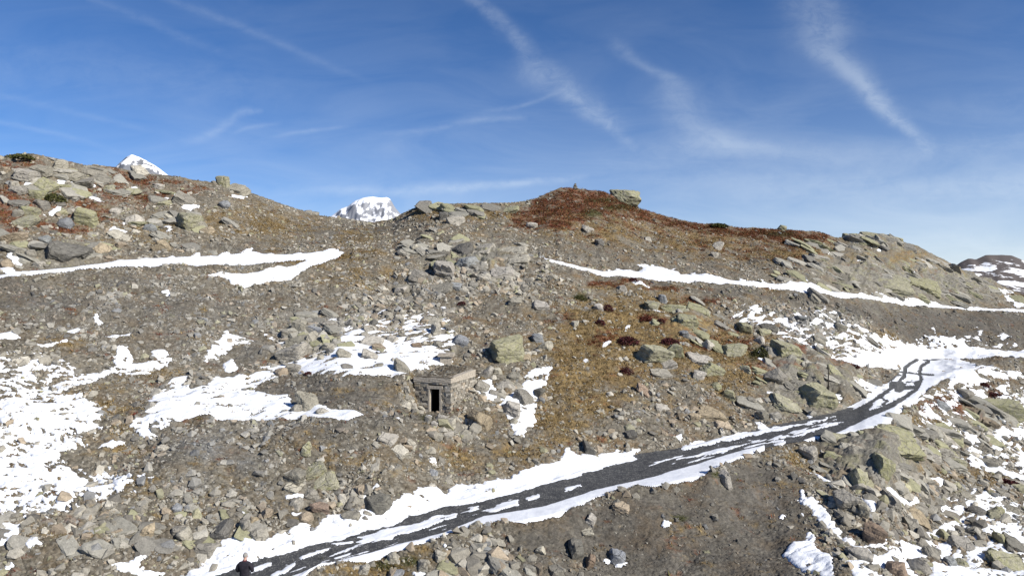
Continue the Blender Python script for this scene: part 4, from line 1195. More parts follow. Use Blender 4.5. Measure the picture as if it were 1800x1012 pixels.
# ------------------------------------------------------------------ loose rubble (uncountable): one object
def scatter_rubble():
    r_ = np.random.default_rng(5)
    protos = []
    for s in range(30):
        bm = bmesh.new()
        for _ in range(9 if s < 18 else 14):
            q_ = r_.uniform(-1, 1, 3); q_ /= max(np.abs(q_).max(), np.linalg.norm(q_) * .72)
            bm.verts.new(q_)
        h_ = bmesh.ops.convex_hull(bm, input=bm.verts[:])
        bmesh.ops.delete(bm, geom=list({g_ for g_ in h_['geom_interior'] + h_['geom_unused'] if isinstance(g_, bmesh.types.BMVert)}), context='VERTS')
        bmesh.ops.triangulate(bm, faces=bm.faces[:])
        bmesh.ops.recalc_face_normals(bm, faces=bm.faces[:])
        bm.verts.index_update()
        P = np.array([v_.co[:] for v_ in bm.verts]); F_ = np.array([[v_.index for v_ in f_.verts] for f_ in bm.faces])
        bm.free()
        P = P * np.array([1, r_.uniform(.55, .95), r_.uniform(.28, .7)]) * .55
        protos.append((P, F_))
    dA = np.abs(np.gradient(X0, axis=0)) * np.sqrt(np.gradient(Y0, axis=1) ** 2 + np.gradient(Z0, axis=1) ** 2)
    clump = .2 + 1.6 * smooth(fbm(QX / 2.8, QY / 2.6, 4, 818), -.3, .35)
    wgt = dA * np.clip(stony, 0, 2.6) ** 1.5 * clump * np.where(CUT > .05, .06 + .05 * (PX < 600), 1.0) * ((PX > -110) & (PX < 1910) & (PY < 1080))
    wgt[infoot] = 0
    wgt *= (1 - on_road) * (1 - on_track)
    wgt *= (60.0 / np.maximum(Y0, 25)) ** .6
    n = 230000
    cdf = np.cumsum(wgt.ravel()); cdf /= cdf[-1]
    idx = np.searchsorted(cdf, r_.random(n))
    ii, jj = np.unravel_index(idx, wgt.shape)
    size = .078 * (1 - r_.random(n)) ** (-1 / 2.45)
    bigz = np.zeros(PX.shape)
    for q, a in [((140, 370, 170, 70), .9), ((1680, 890, 170, 110), 1.0), ((1530, 850, 90, 80), 1.0), ((1410, 670, 80, 60), .8), ((150, 930, 150, 60), .25), ((430, 910, 150, 60), .3), ((560, 590, 80, 36), .6), ((850, 480, 100, 40), .6), ((800, 758, 50, 24), 1.0), ((840, 990, 100, 30), .9), ((1540, 470, 140, 50), .6), ((900, 690, 50, 40), .6)]:
        bigz = np.maximum(bigz, a * blob(*q, 0, 1))
    size = size * (1 + .45 * bigz[ii, jj] * r_.random(n) * 1.6)
    size = np.minimum(size, .55 + .35 * bigz[ii, jj]) * (.65 + .5 * np.clip(stony[ii, jj], 0, 1.2)) * np.where(size > .1, 1, 1)
    Vs, Fs, Ts = [], [], []
    base = 0
    al = np.array([[.315, .29, .235], [.405, .375, .31], [.235, .215, .175], [.33, .27, .195], [.235, .232, .22], [.15, .138, .116], [.31, .29, .185]])
    order = r_.integers(0, 30, n)
    order = np.where(size < .16, r_.integers(0, 18, n), order)
    order = np.where(size > .3, r_.integers(18, 30, n), order)
    for k in range(30):
        sel = np.nonzero(order == k)[0]
        if not len(sel):
            continue
        P, F_ = protos[k]
        m_ = len(sel)
        a = r_.uniform(0, 2 * np.pi, m_); tx = r_.normal(-.45, .3, m_); ty = r_.normal(.18, .35, m_)
        ca, sa = np.cos(a), np.sin(a); cx, sx = np.cos(-tx), np.sin(-tx); cy, sy = np.cos(ty), np.sin(ty)
        q = P[None] * size[sel][:, None, None]
        x = q[..., 0] * ca[:, None] - q[..., 1] * sa[:, None]; y = q[..., 0] * sa[:, None] + q[..., 1] * ca[:, None]; z = q[..., 2]
        y, z = y * cx[:, None] - z * sx[:, None], y * sx[:, None] + z * cx[:, None]
        x, z = x * cy[:, None] + z * sy[:, None], -x * sy[:, None] + z * cy[:, None]
        I, J = ii[sel], jj[sel]
        lift = size[sel] * r_.uniform(.02, .22, m_) + .02
        x += (X0[I, J] + r_.normal(0, .04, m_))[:, None]
        y += (Y0[I, J] + NY[I, J] * lift)[:, None]
        z += (Z0[I, J] + NZ[I, J] * lift + CAMZ)[:, None]
        Vs.append(np.stack([x, y, z], -1).reshape(-1, 3))
        Fs.append((F_[None] + (np.arange(m_) * len(P))[:, None, None] + base).reshape(-1, 3))
        c = al[r_.choice(7, m_, p=[.27, .19, .22, .13, .05, .07, .07])] * r_.uniform(.78, 1.15, (m_, 1))
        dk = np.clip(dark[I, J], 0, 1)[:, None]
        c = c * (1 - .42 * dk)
        gb = np.clip(blue[I, J], 0, 1)[:, None]
        c = c * (1 - .5 * gb) + np.array([.23, .245, .26]) * .5 * gb
        Ts.append(np.repeat(c, len(P), 0))
        base += m_ * len(P)
    me = np_mesh('rubble', np.concatenate(Vs), np.concatenate(Fs), False, np.concatenate(Ts))
    tag(link('rubble', me, M_RUBBLE), 'countless loose grey stones strewn over the hillside', None, None, 'stuff')


scatter_rubble()


# ------------------------------------------------------------------ bedded bedrock breaking through the turf (one mass)
def build_outcrop():
    r_ = np.random.default_rng(15)
    zones = [(1560, 485, 110, 26, 150), (1660, 505, 80, 20, 90), (1530, 428, 60, 10, 50), (1720, 490, 40, 18, 50), (1415, 670, 60, 44, 80), (1540, 815, 70, 40, 70), (845, 452, 60, 16, 46), (735, 440, 34, 12, 22), (560, 585, 40, 20, 26), (1225, 570, 50, 26, 30), (100, 320, 100, 22, 34),
             (110, 440, 60, 20, 34), (300, 400, 60, 30, 20), (1450, 455, 50, 18, 40), (1760, 725, 50, 20, 24), (1640, 770, 60, 24, 40), (790, 370, 60, 10, 26), (820, 1000, 70, 20, 24), (190, 950, 110, 30, 34), (400, 930, 90, 24, 16)]
    Vs, Fs, Ts = [], [], []
    base = 0
    for zx, zy, sx, sy, n_ in zones:
        for _ in range(n_):
            x_ = r_.normal(zx, sx * .75); y_ = r_.normal(zy, sy * .75)
            if y_ < np.interp(x_, cols, fp[-1]) + 5 or not (-60 < x_ < 1860):
                continue
            pt, nr, (i_, j_) = surf(x_, y_)
            if on_road[i_, j_] > .1 or on_track[i_, j_] > .1 or infoot[i_, j_] or (CUT[i_, j_] > .05 and r_.random() < .85):
                continue
            dep = pt[1]
            W = r_.uniform(12, 40) * (1.2 if zy > 600 else .9) * dep / F
            W = min(W, 2.6)
            P, F_ = rock_points(2 if W * F / dep < 24 else 3, r_, 'slab' if r_.random() < .7 else 'block', int(r_.integers(0, 999)))
            P = P * np.array([W, W * r_.uniform(.6, 1.0), W * r_.uniform(.16, .36)]) * .56
            R = Matrix.Rotation(math.radians(r_.normal(20, 9)), 3, 'Y') @ Matrix.Rotation(r_.normal(.32, .16), 3, 'X') @ Matrix.Rotation(r_.uniform(-.6, .6), 3, 'Z')
            P = P @ np.array(R).T + pt + nr * W * r_.uniform(-.02, .07)
            g_ = r_.random()
            c = np.array([.285, .27, .225]) if g_ < .4 else np.array([.275, .265, .165]) if g_ < .68 else np.array([.20, .188, .16]) if g_ < .88 else np.array([.34, .32, .27])
            c = c * r_.uniform(.8, 1.15)
            Vs.append(P); Fs.append(F_ + base); Ts.append(np.repeat(c[None], len(P), 0)); base += len(P)
    tag(link('outcrop', np_mesh('outcrop', np.concatenate(Vs), np.concatenate(Fs), False, np.concatenate(Ts)), M_RUBBLE), 'layered grey green bedrock ledges breaking out of the slope', None, None, 'stuff')


build_outcrop()

# ------------------------------------------------------------------ dry grass and low heath (uncountable)
def scatter_leaves(name, dens, n, hgt, pal, blades, label, seed, spread):
    r_ = np.random.default_rng(seed)
    dA = np.abs(np.gradient(X0, axis=0)) * np.sqrt(np.gradient(Y0, axis=1) ** 2 + np.gradient(Z0, axis=1) ** 2)
    wgt = dA * dens * ((PX > -110) & (PX < 1910) & (PY < 1080)) * np.where(CUT > .1, 0, 1)
    wgt[infoot] = 0
    cdf = np.cumsum(wgt.ravel()); cdf /= cdf[-1]
    idx = np.searchsorted(cdf, r_.random(n))
    ii, jj = np.unravel_index(idx, wgt.shape)
    c0 = np.stack([X0[ii, jj] + r_.normal(0, .05, n), Y0[ii, jj], Z0[ii, jj] + CAMZ + .01], -1)
    c0 = np.repeat(c0, blades, 0)
    m_ = n * blades
    root = c0 + np.stack([r_.normal(0, spread, m_), r_.normal(0, spread, m_) * .8, np.zeros(m_)], -1)
    az = r_.uniform(0, 2 * np.pi, m_)
    L = hgt * r_.uniform(.5, 1.3, m_)
    out = r_.uniform(.25, 1.0, m_) * L
    tip = root + np.stack([np.cos(az) * out, np.sin(az) * out - .1 * L, L * r_.uniform(.5, 1, m_)], -1)
    wd = hgt * r_.uniform(.12, .3, m_)
    sd = np.stack([-np.sin(az) * wd, np.cos(az) * wd, np.zeros(m_)], -1)
    V_ = np.stack([root - sd * .6, root + sd * .6, tip + sd * .35, tip - sd * .35], 1).reshape(-1, 3)
    Fq = np.arange(m_ * 4).reshape(-1, 4)
    pal = np.array(pal)
    t = pal[r_.integers(0, len(pal), n)] * r_.uniform(.75, 1.25, (n, 1))
    t = np.repeat(t, blades * 4, 0)
    me_ = np_mesh(name, V_, Fq, False, t)
    tag(link(name, me_, M_LEAF), label, None, None, 'stuff')


def make_leaf_mat():
    m, b, p = mat('dry_leaves')
    co = obj_co(b)
    n = b.noise(co, 16, 3, .6)
    b.put(p.inputs['Base Color'], b.mix(1.0, attr(b, 'tint'), b.ramp(n, [(.3, .7), (.7, 1.3)]), 'MULTIPLY'))
    p.inputs['Roughness'].default_value = .8
    return m


M_LEAF = make_leaf_mat()
scatter_leaves('dry_grass', np.clip(gv, 0, 1) * (1 - hv), 30000, .14, [(.19, .128, .052), (.24, .17, .072), (.31, .235, .11), (.14, .095, .04)], 5, 'dry ochre grass tufts covering parts of the slope', 31, .07)
scatter_leaves('heath', np.clip(hv, 0, 1) ** 1.3, 22000, .15, [(.135, .034, .020), (.19, .058, .024), (.24, .098, .034), (.085, .025, .016), (.17, .115, .040), (.11, .10, .035)], 6, 'low dark red heath carpeting the ridge tops', 32, .10)
scatter_leaves('moss', np.clip(mv, 0, 1), 3500, .09, [(.062, .066, .018), (.09, .092, .022), (.05, .05, .016)], 6, 'patches of olive green cushion plants', 33, .08)


# separate dark red shrubs
def leaf_clump(rad, hgt, n, r_, pal):
    a = r_.uniform(0, 2 * np.pi, n); el = np.arcsin(r_.uniform(0, 1, n)); rr = r_.uniform(.55, 1, n) ** .5
    lob = 1 + .22 * np.sin(a * 3 + r_.uniform(0, 6)) + .15 * np.sin(a * 5 + r_.uniform(0, 6))
    c = np.stack([np.cos(a) * np.cos(el) * rad * rr * lob, np.sin(a) * np.cos(el) * rad * .8 * rr * lob, np.sin(el) * hgt * rr], -1)
    s = rad * r_.uniform(.06, .13, n)
    u = r_.normal(size=(n, 3)); u /= np.linalg.norm(u, axis=1)[:, None]
    w = np.cross(u, r_.normal(size=(n, 3))); w /= np.linalg.norm(w, axis=1)[:, None]
    V_ = np.stack([c - u * s[:, None], c + w * s[:, None] * .6, c + u * s[:, None], c - w * s[:, None] * .6], 1).reshape(-1, 3)
    t = np.array(pal)[r_.integers(0, len(pal), n)] * r_.uniform(.7, 1.2, (n, 1))
    return V_, np.arange(n * 4).reshape(-1, 4), np.repeat(t, 4, 0)


RED = [(.075, .018, .020), (.050, .014, .016), (.105, .026, .022)]
OLV = [(.060, .062, .018), (.085, .085, .022), (.045, .045, .016)]
SHRUBS = [(1100, 602, 34, 15, RED, 'wide dark red shrub in brown grass left of the large lichened rock'),
          (1055, 571, 18, 11, RED, 'small dark red shrub left of the red shrub group'), (1067, 546, 18, 14, RED, 'dark red shrub beside a pale block on the grass slope'),
          (1160, 568, 16, 10, RED, 'small crimson shrub just left of the lichened slabs'), (1174, 598, 28, 12, RED, 'crimson shrub above the huge lichened boulder'),
          (1135, 560, 24, 9, [(.13, .035, .02), (.10, .03, .018)], 'bright red-brown shrub under the lichened rock group'), (1100, 652, 20, 14, RED, 'dark shrub on grass left beneath the huge lichened boulder'),
          (542, 657, 12, 7, RED, 'tiny crimson shrub at the lip of the snowy terrace'), (1112, 497, 16, 8, RED, 'dark red shrub beneath the right track near its left end'),
          (1728, 677, 18, 9, RED, 'crimson shrub on the snowy bank right of the bend'), (1742, 690, 24, 6, RED, 'low crimson shrub under the bend bank snow'), (1702, 811, 8, 8, RED, 'tiny red shrub amid boulders beside snow'),
          (1765, 846, 34, 9, RED, 'long dark red shrub below the snow strip in the boulder slope'), (1500, 645, 16, 8, RED, 'red shrub above the road beside the bend'), (812, 536, 14, 7, RED, 'dark red shrub in the central scree'),
          (95, 351, 34, 16, OLV, 'dark olive cushion shrub on the left ridge'), (35, 276, 40, 8, OLV, 'olive shrub mat on the left ridge crest'), (1018, 521, 20, 11, OLV, 'olive shrub on the slope beneath the summit'),
          (1262, 396, 30, 7, OLV, 'olive shrub hump on the right-hand skyline'), (1336, 620, 26, 20, OLV, 'olive juniper mat right of the lichened boulder')]
for k, (px, py, w, h, pal, lab) in enumerate(SHRUBS):
    pt, nrm, _ = surf(px, py + h * .4)
    dep = pt[1]
    r_ = np.random.default_rng(400 + k)
    V_, Fq, t = leaf_clump(w * dep / F * .55, h * dep / F * .95, 900, r_, pal)
    o = link('shrub', np_mesh('shrub', V_, Fq, False, t), M_LEAF, None, (pt[0], pt[1], pt[2] - .02))
    tag(o, lab, 'shrub', 'low shrubs on the hillside')

# ------------------------------------------------------------------ bunker
def box(bm, c, ux, uy, uz):
    c = Vector(c); ux, uy, uz = Vector(ux), Vector(uy), Vector(uz)
    vs = [bm.verts.new(c + ux * a + uy * b_ + uz * d) for d in (0, 1) for b_ in (0, 1) for a in (0, 1)]
    for f in ((0, 2, 3, 1), (4, 5, 7, 6), (0, 1, 5, 4), (2, 6, 7, 3), (0, 4, 6, 2), (1, 3, 7, 5)):
        bm.faces.new([vs[i] for i in f])
    return vs


def bm_obj(name, bm, m, parent=None, loc=None, bevel=0.0, smooth_=False):
    if bevel:
        bmesh.ops.bevel(bm, geom=bm.edges[:], offset=bevel, segments=2, affect='EDGES', profile=.6)
    bmesh.ops.recalc_face_normals(bm, faces=bm.faces[:])
    me_ = bpy.data.meshes.new(name)
    bm.to_mesh(me_); bm.free()
    for p_ in me_.polygons:
        p_.use_smooth = smooth_
    return link(name, me_, m, parent, loc)


def E(name, loc, label, cat, group=None):
    o = bpy.data.objects.new(name, None)
    COL.objects.link(o)
    o.location = loc
    o.empty_display_size = .3
    return tag(o, label, cat, group)


bl = Vector((BL[0], BL[1], 0)); br = Vector((BR[0], BR[1], 0))
LL, LR = bl.length, br.length
ul, ur = bl.normalized(), br.normalized()
ZB0, ZT = BASEZ + CAMZ, ROOFZ + CAMZ
bunker = E('bunker', (BC[0], BC[1], ZB0), 'small stone bunker with concrete roof band and dark open doorway set into the slope', 'bunker')
org = Vector((0, 0, 0))                       # local to the near corner
HW = ZT - ZB0
DU0, DU1 = .74, 1.38                          # doorway along the left wall (m from the corner)
DTOP = 1.45
TH = .34


def course_wall(name, length, u, inward, height, hole, seed):
    """coursed rubble stones laid one by one into one wall mesh"""
    r_ = random.Random(seed)
    Vs, Fs, Ts = [], [], []
    z = -.35
    while z < height - .02:
        hh = min(r_.uniform(.09, .17), height - z)
        s = 0.0
        while s < length - .02:
            wd = min(r_.uniform(.14, .42), length - s)
            if length - s - wd < .1:
                wd = length - s
            e = s + wd
            if hole and z < hole[2] and s < hole[1] and e > hole[0]:
                if s < hole[0] - .06:
                    e = hole[0]
                else:
                    s = hole[1]
                    continue
            po = r_.uniform(-.055, .05)
            g = .006
            a = u * (s + g) - inward * po; d_ = u * (e - g) - inward * po
            jt = lambda: Vector((r_.uniform(-.012, .012), r_.uniform(-.012, .012), r_.uniform(-.012, .012)))
            z0, z1 = z + g, z + hh - g
            i0 = len(Vs)
            for base_, zz in ((a, z0), (d_, z0), (d_, z1), (a, z1)):
                Vs.append(base_ + Vector((0, 0, zz)) + jt())
            for base_, zz in ((a, z0), (d_, z0), (d_, z1), (a, z1)):
                Vs.append(base_ + Vector((0, 0, zz)) + inward * TH)
            for f in ((0, 1, 2, 3), (0, 4, 5, 1), (1, 5, 6, 2), (2, 6, 7, 3), (3, 7, 4, 0), (4, 7, 6, 5)):
                Fs.append([i0 + i for i in f])
            c = r_.choice([(.30, .272, .22), (.36, .325, .265), (.25, .228, .185), (.32, .268, .20), (.42, .385, .32)])
            k = r_.uniform(.62, 1.2)
            Ts += [tuple(v_ * k for v_ in c)] * 8
            s = e
        z += hh
    # mortar core just behind the faces
    me_ = np_mesh(name, np.array([v_[:] for v_ in Vs]), np.array(Fs), False, np.array(Ts))
    return link(name, me_, M_STONE, bunker)


in_l = ur.copy(); in_r = ul.copy()
BAND = .28
course_wall('stone_wall', LL, ul, in_l, HW - BAND, (DU0 - .12, DU1 + .12, DTOP + .2), 3)
course_wall('stone_wall', LR, ur, in_r, HW - BAND, None, 4)
bm = bmesh.new()                               # mortar behind the stones
box(bm, ul * .06 + ur * .06 + Vector((0, 0, -.3)), ul * (DU0 - .2), ur * (TH - .1), Vector((0, 0, HW - BAND + .28)))
box(bm, ul * (DU1 + .14) + ur * .06 + Vector((0, 0, -.3)), ul * (LL - DU1 - .2), ur * (TH - .1), Vector((0, 0, HW - BAND + .28)))
box(bm, ur * .42 + ul * .06 + Vector((0, 0, -.3)), ur * (LR - .5), ul * (TH - .1), Vector((0, 0, HW - BAND + .28)))
bm_obj('mortar', bm, M_CONC, bunker)
bm = bmesh.new()                               # concrete ring beam, thicker towards the far right end
e1 = -ul * .02 - ur * .02 + Vector((0, 0, HW - BAND))
v_ = box(bm, e1, ul * (LL + .08), ur * .42, Vector((0, 0, BAND)))
v2 = box(bm, e1 + ur * .423, ur * (LR - .36), ul * .40, Vector((0, 0, BAND)))
for q_ in v2:
    s_ = (q_.co - e1).dot(ur)
    if q_.co.z > HW - .1:
        q_.co.z += .16 * max(0, s_ / LR) + .01
bmesh.ops.subdivide_edges(bm, edges=bm.edges[:], cuts=6, use_grid_fill=True)
for q_ in bm.verts:
    q_.co += Vector((random.uniform(-.010, .010), random.uniform(-.010, .010), random.uniform(-.012, .012)))
bm_obj('concrete_band', bm, M_CONC, bunker)
df = E('door_frame', (0, 0, 0), None, None)
del df
bm = bmesh.new()
o_ = -ur * .035
box(bm, o_ + ul * (DU0 - .13) + Vector((0, 0, -.25)), ul * .13, ur * .30, Vector((0, 0, DTOP + .25)))
box(bm, o_ + ul * DU1 + Vector((0, 0, -.25)), ul * .13, ur * .30, Vector((0, 0, DTOP + .25)))
box(bm, o_ * 1.1 + ul * (DU0 - .2) + Vector((0, 0, DTOP + .002)), ul * (DU1 - DU0 + .40), ur * .30, Vector((0, 0, .19)))
fr = bm_obj('door_frame', bm, M_CONC, bunker, None, .012)
bpy.data.objects.remove(bpy.data.objects['door_frame']) if bpy.data.objects['door_frame'].type == 'EMPTY' else None
fr.name = 'door_frame'
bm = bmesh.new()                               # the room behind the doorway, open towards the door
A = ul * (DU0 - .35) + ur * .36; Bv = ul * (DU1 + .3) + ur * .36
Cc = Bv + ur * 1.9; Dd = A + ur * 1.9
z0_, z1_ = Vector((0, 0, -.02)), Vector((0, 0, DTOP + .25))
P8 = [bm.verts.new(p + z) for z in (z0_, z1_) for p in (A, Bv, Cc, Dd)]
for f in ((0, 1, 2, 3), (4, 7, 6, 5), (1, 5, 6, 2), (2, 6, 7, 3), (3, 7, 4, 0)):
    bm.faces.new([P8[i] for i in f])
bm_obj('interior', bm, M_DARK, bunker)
# turf and rubble lying on the roof slab
n = 60
SS, TT = np.meshgrid(np.linspace(.02, 1.20, n), np.linspace(.02, 1.38, n), indexing='ij')
lx = SS * BL[0] + TT * BR[0]; ly = SS * BL[1] + TT * BR[1]
fade = np.minimum(np.minimum(SS, TT) * 5, 1)
hh = HW + .03 + .06 * fade * (TT * .6 + SS * .4) + .16 * fade * fbm(lx / .5 + 9, ly / .5, 4, 77, .7) + .10 * fade * fbm(lx / .17, ly / .17, 3, 78) + .22 * smooth(TT, .55, 1.0) * fade
t_ = fbm(lx / .7, ly / .7, 4, 99)
t_ = t_ + .5 * fbm(lx / .16, ly / .16, 3, 98)
tc = np.array([.105, .085, .058])[None, None] * (1 + .7 * t_[..., None]) + np.array([.05, .06, .065]) * np.clip(t_ * 2, 0, 1)[..., None]
hh = hh - .55 * smooth(SS, 1.0, 1.2) - .15 * smooth(TT, 1.1, 1.38)
top = np.stack([lx, ly, hh], -1).reshape(-1, 3)
bot = np.stack([lx, ly, np.minimum(np.full_like(lx, HW - .10), hh - .06)], -1).reshape(-1, 3)
ij = np.arange(n * n).reshape(n, n)
ff = np.stack([ij[:-1, :-1], ij[1:, :-1], ij[1:, 1:], ij[:-1, 1:]], -1).reshape(-1, 4)
ff2 = ff[:, ::-1] + n * n
ring = np.concatenate([ij[:, 0], ij[-1, 1:], ij[::-1, -1][1:], ij[0, ::-1][1:-1]])
r2 = np.roll(ring, -1)
side = np.stack([ring, r2, r2 + n * n, ring + n * n], 1)
me_ = np_mesh('turf_roof', np.concatenate([top, bot]), np.concatenate([ff, ff2, side]), True, np.concatenate([tc.reshape(-1, 3)] * 2).clip(.02, .5))
link('turf_roof', me_, M_SOD, bunker)

Vs_, Fs_, Ts_, b0 = [], [], [], 0
r_ = np.random.default_rng(8)
for k in range(150):
    a_, c_ = r_.uniform(.06, 1.05), r_.uniform(.08, 1.25)
    ii_ = int(np.clip((a_ - .02) / 1.18 * (n - 1), 0, n - 1)); jj_ = int(np.clip((c_ - .02) / 1.36 * (n - 1), 0, n - 1))
    sz_ = .05 * (1 - r_.random()) ** (-1 / 2.2); sz_ = min(sz_, .22)
    P, F_ = rock_points(1 if sz_ < .1 else 2, r_, 'block', k)
    P = P * np.array([sz_, sz_ * r_.uniform(.6, 1), sz_ * r_.uniform(.35, .7)]) * .6
    an = r_.uniform(0, 6.28)
    P[:, :2] = P[:, :2] @ np.array([[math.cos(an), -math.sin(an)], [math.sin(an), math.cos(an)]])
    P += np.array([lx[ii_, jj_], ly[ii_, jj_], hh[ii_, jj_] + sz_ * .08])
    Vs_.append(P); Fs_.append(F_ + b0); b0 += len(P)
    cc_ = np.array([.30, .28, .23]) * r_.uniform(.5, 1.25)
    Ts_.append(np.repeat(cc_[None], len(P), 0))
tag(link('roof_stones', np_mesh('roof_stones', np.concatenate(Vs_), np.concatenate(Fs_), False, np.concatenate(Ts_)), M_RUBBLE, bunker), kind='stuff')

# ventilation shaft with a flat cap stone above the bunker
pt, _, _ = surf(783, 640)
vent = E('ventilation_shaft', (pt[0], pt[1], pt[2] - .15), 'low stone ventilation shaft with a flat cap slab above the bunker roof', 'shaft')
g = pt[1] / F
bm = bmesh.new()
box(bm, (-9 * g, -.3, 0), (20 * g, 0, 0), (0, .65, 0), (0, 0, 13 * g + .15))
bmesh.ops.subdivide_edges(bm, edges=bm.edges[:], cuts=4, use_grid_fill=True)
for q_ in bm.verts:
    q_.co += Vector((random.uniform(-.015, .015), random.uniform(-.015, .015), random.uniform(-.008, .008)))
bm_obj('shaft', bm, M_CONC, vent)
bm = bmesh.new()
box(bm, (-13 * g, -.42, 13 * g + .153), (28 * g, 0, .02), (0, .9, .03), (0, 0, 4.5 * g))
bmesh.ops.subdivide_edges(bm, edges=bm.edges[:], cuts=4, use_grid_fill=True)
for q_ in bm.verts:
    q_.co += Vector((random.uniform(-.03, .03), random.uniform(-.03, .03), random.uniform(-.012, .012)))
bm_obj('cap_slab', bm, M_CONC, vent)

# marker post by the road bend
pt, _, _ = surf(1454, 692)
post = E('marker_post', (pt[0], pt[1] - .2, pt[2] - .2), 'thin dark upright marker post by the lichened bedrock near the road bend', 'post')
g = pt[1] / F
M_WOOD = make_plain('weathered_wood', (.028, .024, .02), (.06, .05, .04), 15, .8)
bm = bmesh.new()
bmesh.ops.create_cone(bm, cap_ends=True, segments=10, radius1=.055, radius2=.04, depth=48 * g + .2, matrix=Matrix.Translation((0, 0, 24 * g + .1)))
bm_obj('pole', bm, M_WOOD, post, None, 0, True)
bm = bmesh.new()
bmesh.ops.create_cone(bm, cap_ends=True, segments=10, radius1=.075, radius2=.075, depth=.10, matrix=Matrix.Translation((0, 0, 12 * g + .1)))
bm_obj('collar', bm, M_WOOD, post, None, .01, True)

# cairn on the summit
pt, _, _ = surf(1010, 333)
cairn = E('cairn', (pt[0], pt[1], pt[2]), 'tiny cairn of stacked stones on top of the reddish summit', 'cairn')
zz = -.05
for k, (rad, hh_) in enumerate(((.34, .22), (.27, .2), (.2, .17), (.13, .18))):
    r_ = np.random.default_rng(90 + k)
    P, F_ = rock_points(2, r_, 'block', 70 + k)
    P = P * np.array([rad, rad * .9, hh_ * .6])
    o = link('stone', np_mesh('stone', P, F_, False), M_ROCK, cairn, (r_.uniform(-.04, .04), r_.uniform(-.04, .04), zz + hh_ / 2))
    o.color = (.2, .18, .15, .3)
    zz += hh_

# ------------------------------------------------------------------ far mountains
def make_peak_mat(name, rock, snow_c, lo, hi, sc):
    m, b, p = mat(name)
    co = obj_co(b)
    g = b.new('ShaderNodeNewGeometry')
    sp = b.new('ShaderNodeSeparateXYZ')
    b.l.new(g.outputs['Normal'], sp.inputs[0])
    n = b.noise(co, sc, 6, .65)
    n2 = b.noise(co, sc * 4, 4, .65)
    f = b.math('ADD', sp.outputs[2], b.math('MULTIPLY', b.math('SUBTRACT', n, .5), .9))
    f = b.math('ADD', f, b.math('MULTIPLY', b.math('SUBTRACT', n2, .5), .4))
    k = b.ramp(f, [(lo, 0), (hi, 1)])
    rc = b.mix(n2, rock, tuple(v_ * 1.6 for v_ in rock))
    b.put(p.inputs['Base Color'], b.mix(k, rc, snow_c))
    return m


def mountain(name, outline, depth_m, base_py, m, label, seed, rough, ridge, res=150):
    """ridge outline given as bearings, built as a heightfield with its own depth"""
    o_ = np.array(outline, float)
    pxs = np.linspace(o_[0, 0], o_[-1, 0], res)
    top = (CY - np.interp(pxs, o_[:, 0], o_[:, 1])) / F * depth_m
    base = (CY - base_py) / F * depth_m
    nd = 110
    t = np.linspace(-1, 1, nd)
    half = (top - base).max() * 1.15
    XX = np.repeat(((pxs - CX) / F * depth_m)[:, None], nd, 1)
    YY = depth_m + t[None] * half + 0 * XX
    prof = np.clip(1 - np.abs(t), 0, 1)[None] ** .9
    S_ = half
    rel = fbm(XX / (S_ * .35), YY / (S_ * .5), 6, seed, .58)
    rid = 1 - np.abs(fbm(XX / (S_ * .22), YY / (S_ * .7), 5, seed + 9, .55)) * 2
    away = np.clip(np.abs(t) * 6, 0, 1)[None]
    ZZ = base + (top - base)[:, None] * prof + (rel * rough + (rid - .6) * ridge) * S_ * (.045 + .955 * away) * (.35 + .65 * prof)
    XX = XX * (YY / depth_m) ** .5
    ij = np.arange(res * nd).reshape(res, nd)
    ff = np.stack([ij[:-1, :-1], ij[1:, :-1], ij[1:, 1:], ij[:-1, 1:]], -1).reshape(-1, 4)
    me_ = np_mesh(name, np.stack([XX, YY, ZZ + CAMZ], -1).reshape(-1, 3), ff, True)
    return tag(link(name, me_, m), label, None, None, 'structure')


mountain('mountain', [(90, 420), (150, 360), (200, 297), (212, 285), (222, 276), (232, 271), (246, 275), (258, 282), (272, 290), (290, 303), (330, 330), (420, 400)], 7000, 460,
         make_peak_mat('peak_snow', (.13, .135, .145), (.88, .89, .91), .69, .78, .0034), 'snow covered pointed peak behind the left ridge', 3, .06, .09)
mountain('mountain', [(500, 440), (560, 398), (580, 381), (600, 366), (612, 362), (625, 352), (640, 347), (655, 345), (668, 347), (680, 346), (686, 349), (696, 366), (706, 377), (740, 400), (800, 450)], 11000, 470,
         make_peak_mat('dome_snow', (.19, .195, .21), (.88, .89, .91), .63, .74, .0020), 'white domed snow mountain in the saddle of the ridge', 21, .05, .09)
mountain('hill', [(1560, 560), (1640, 500), (1676, 469), (1690, 459), (1703, 453), (1715, 455), (1733, 447), (1760, 447), (1778, 448), (1795, 455), (1830, 465), (1900, 480), (2100, 500), (2400, 530)], 520, 585,
         None, 'dark distant hill with streaks of snow at far right', 33, .035, .02, 220)


def hill_mat():
    m, b, p = mat('streaked_hill')
    co = obj_co(b)
    sh = b.new('ShaderNodeMapping'); sh.inputs['Rotation'].default_value = (0, math.radians(-9), 0); b.l.new(co, sh.inputs[0])
    st = b.noise(b.vmath('MULTIPLY', sh.outputs[0], (.020, .014, .13)), 1.0, 6, .66, 1.4)
    n = b.noise(co, .06, 5, .65)
    f = b.math('ADD', st, b.math('MULTIPLY', b.math('SUBTRACT', n, .5), .5))
    sp = b.new('ShaderNodeSeparateXYZ'); b.l.new(co, sp.inputs[0])
    hi = b.math('MULTIPLY', b.math('SUBTRACT', sp.outputs[2], CAMZ + 17), .022, clamp=True)
    k = b.ramp(b.math('SUBTRACT', f, hi), [(.495, 0), (.525, 1)])
    rc = b.mix(n, (.060, .054, .060), (.14, .118, .10))
    b.put(p.inputs['Base Color'], b.mix(k, rc, (.86, .87, .88)))
    return m


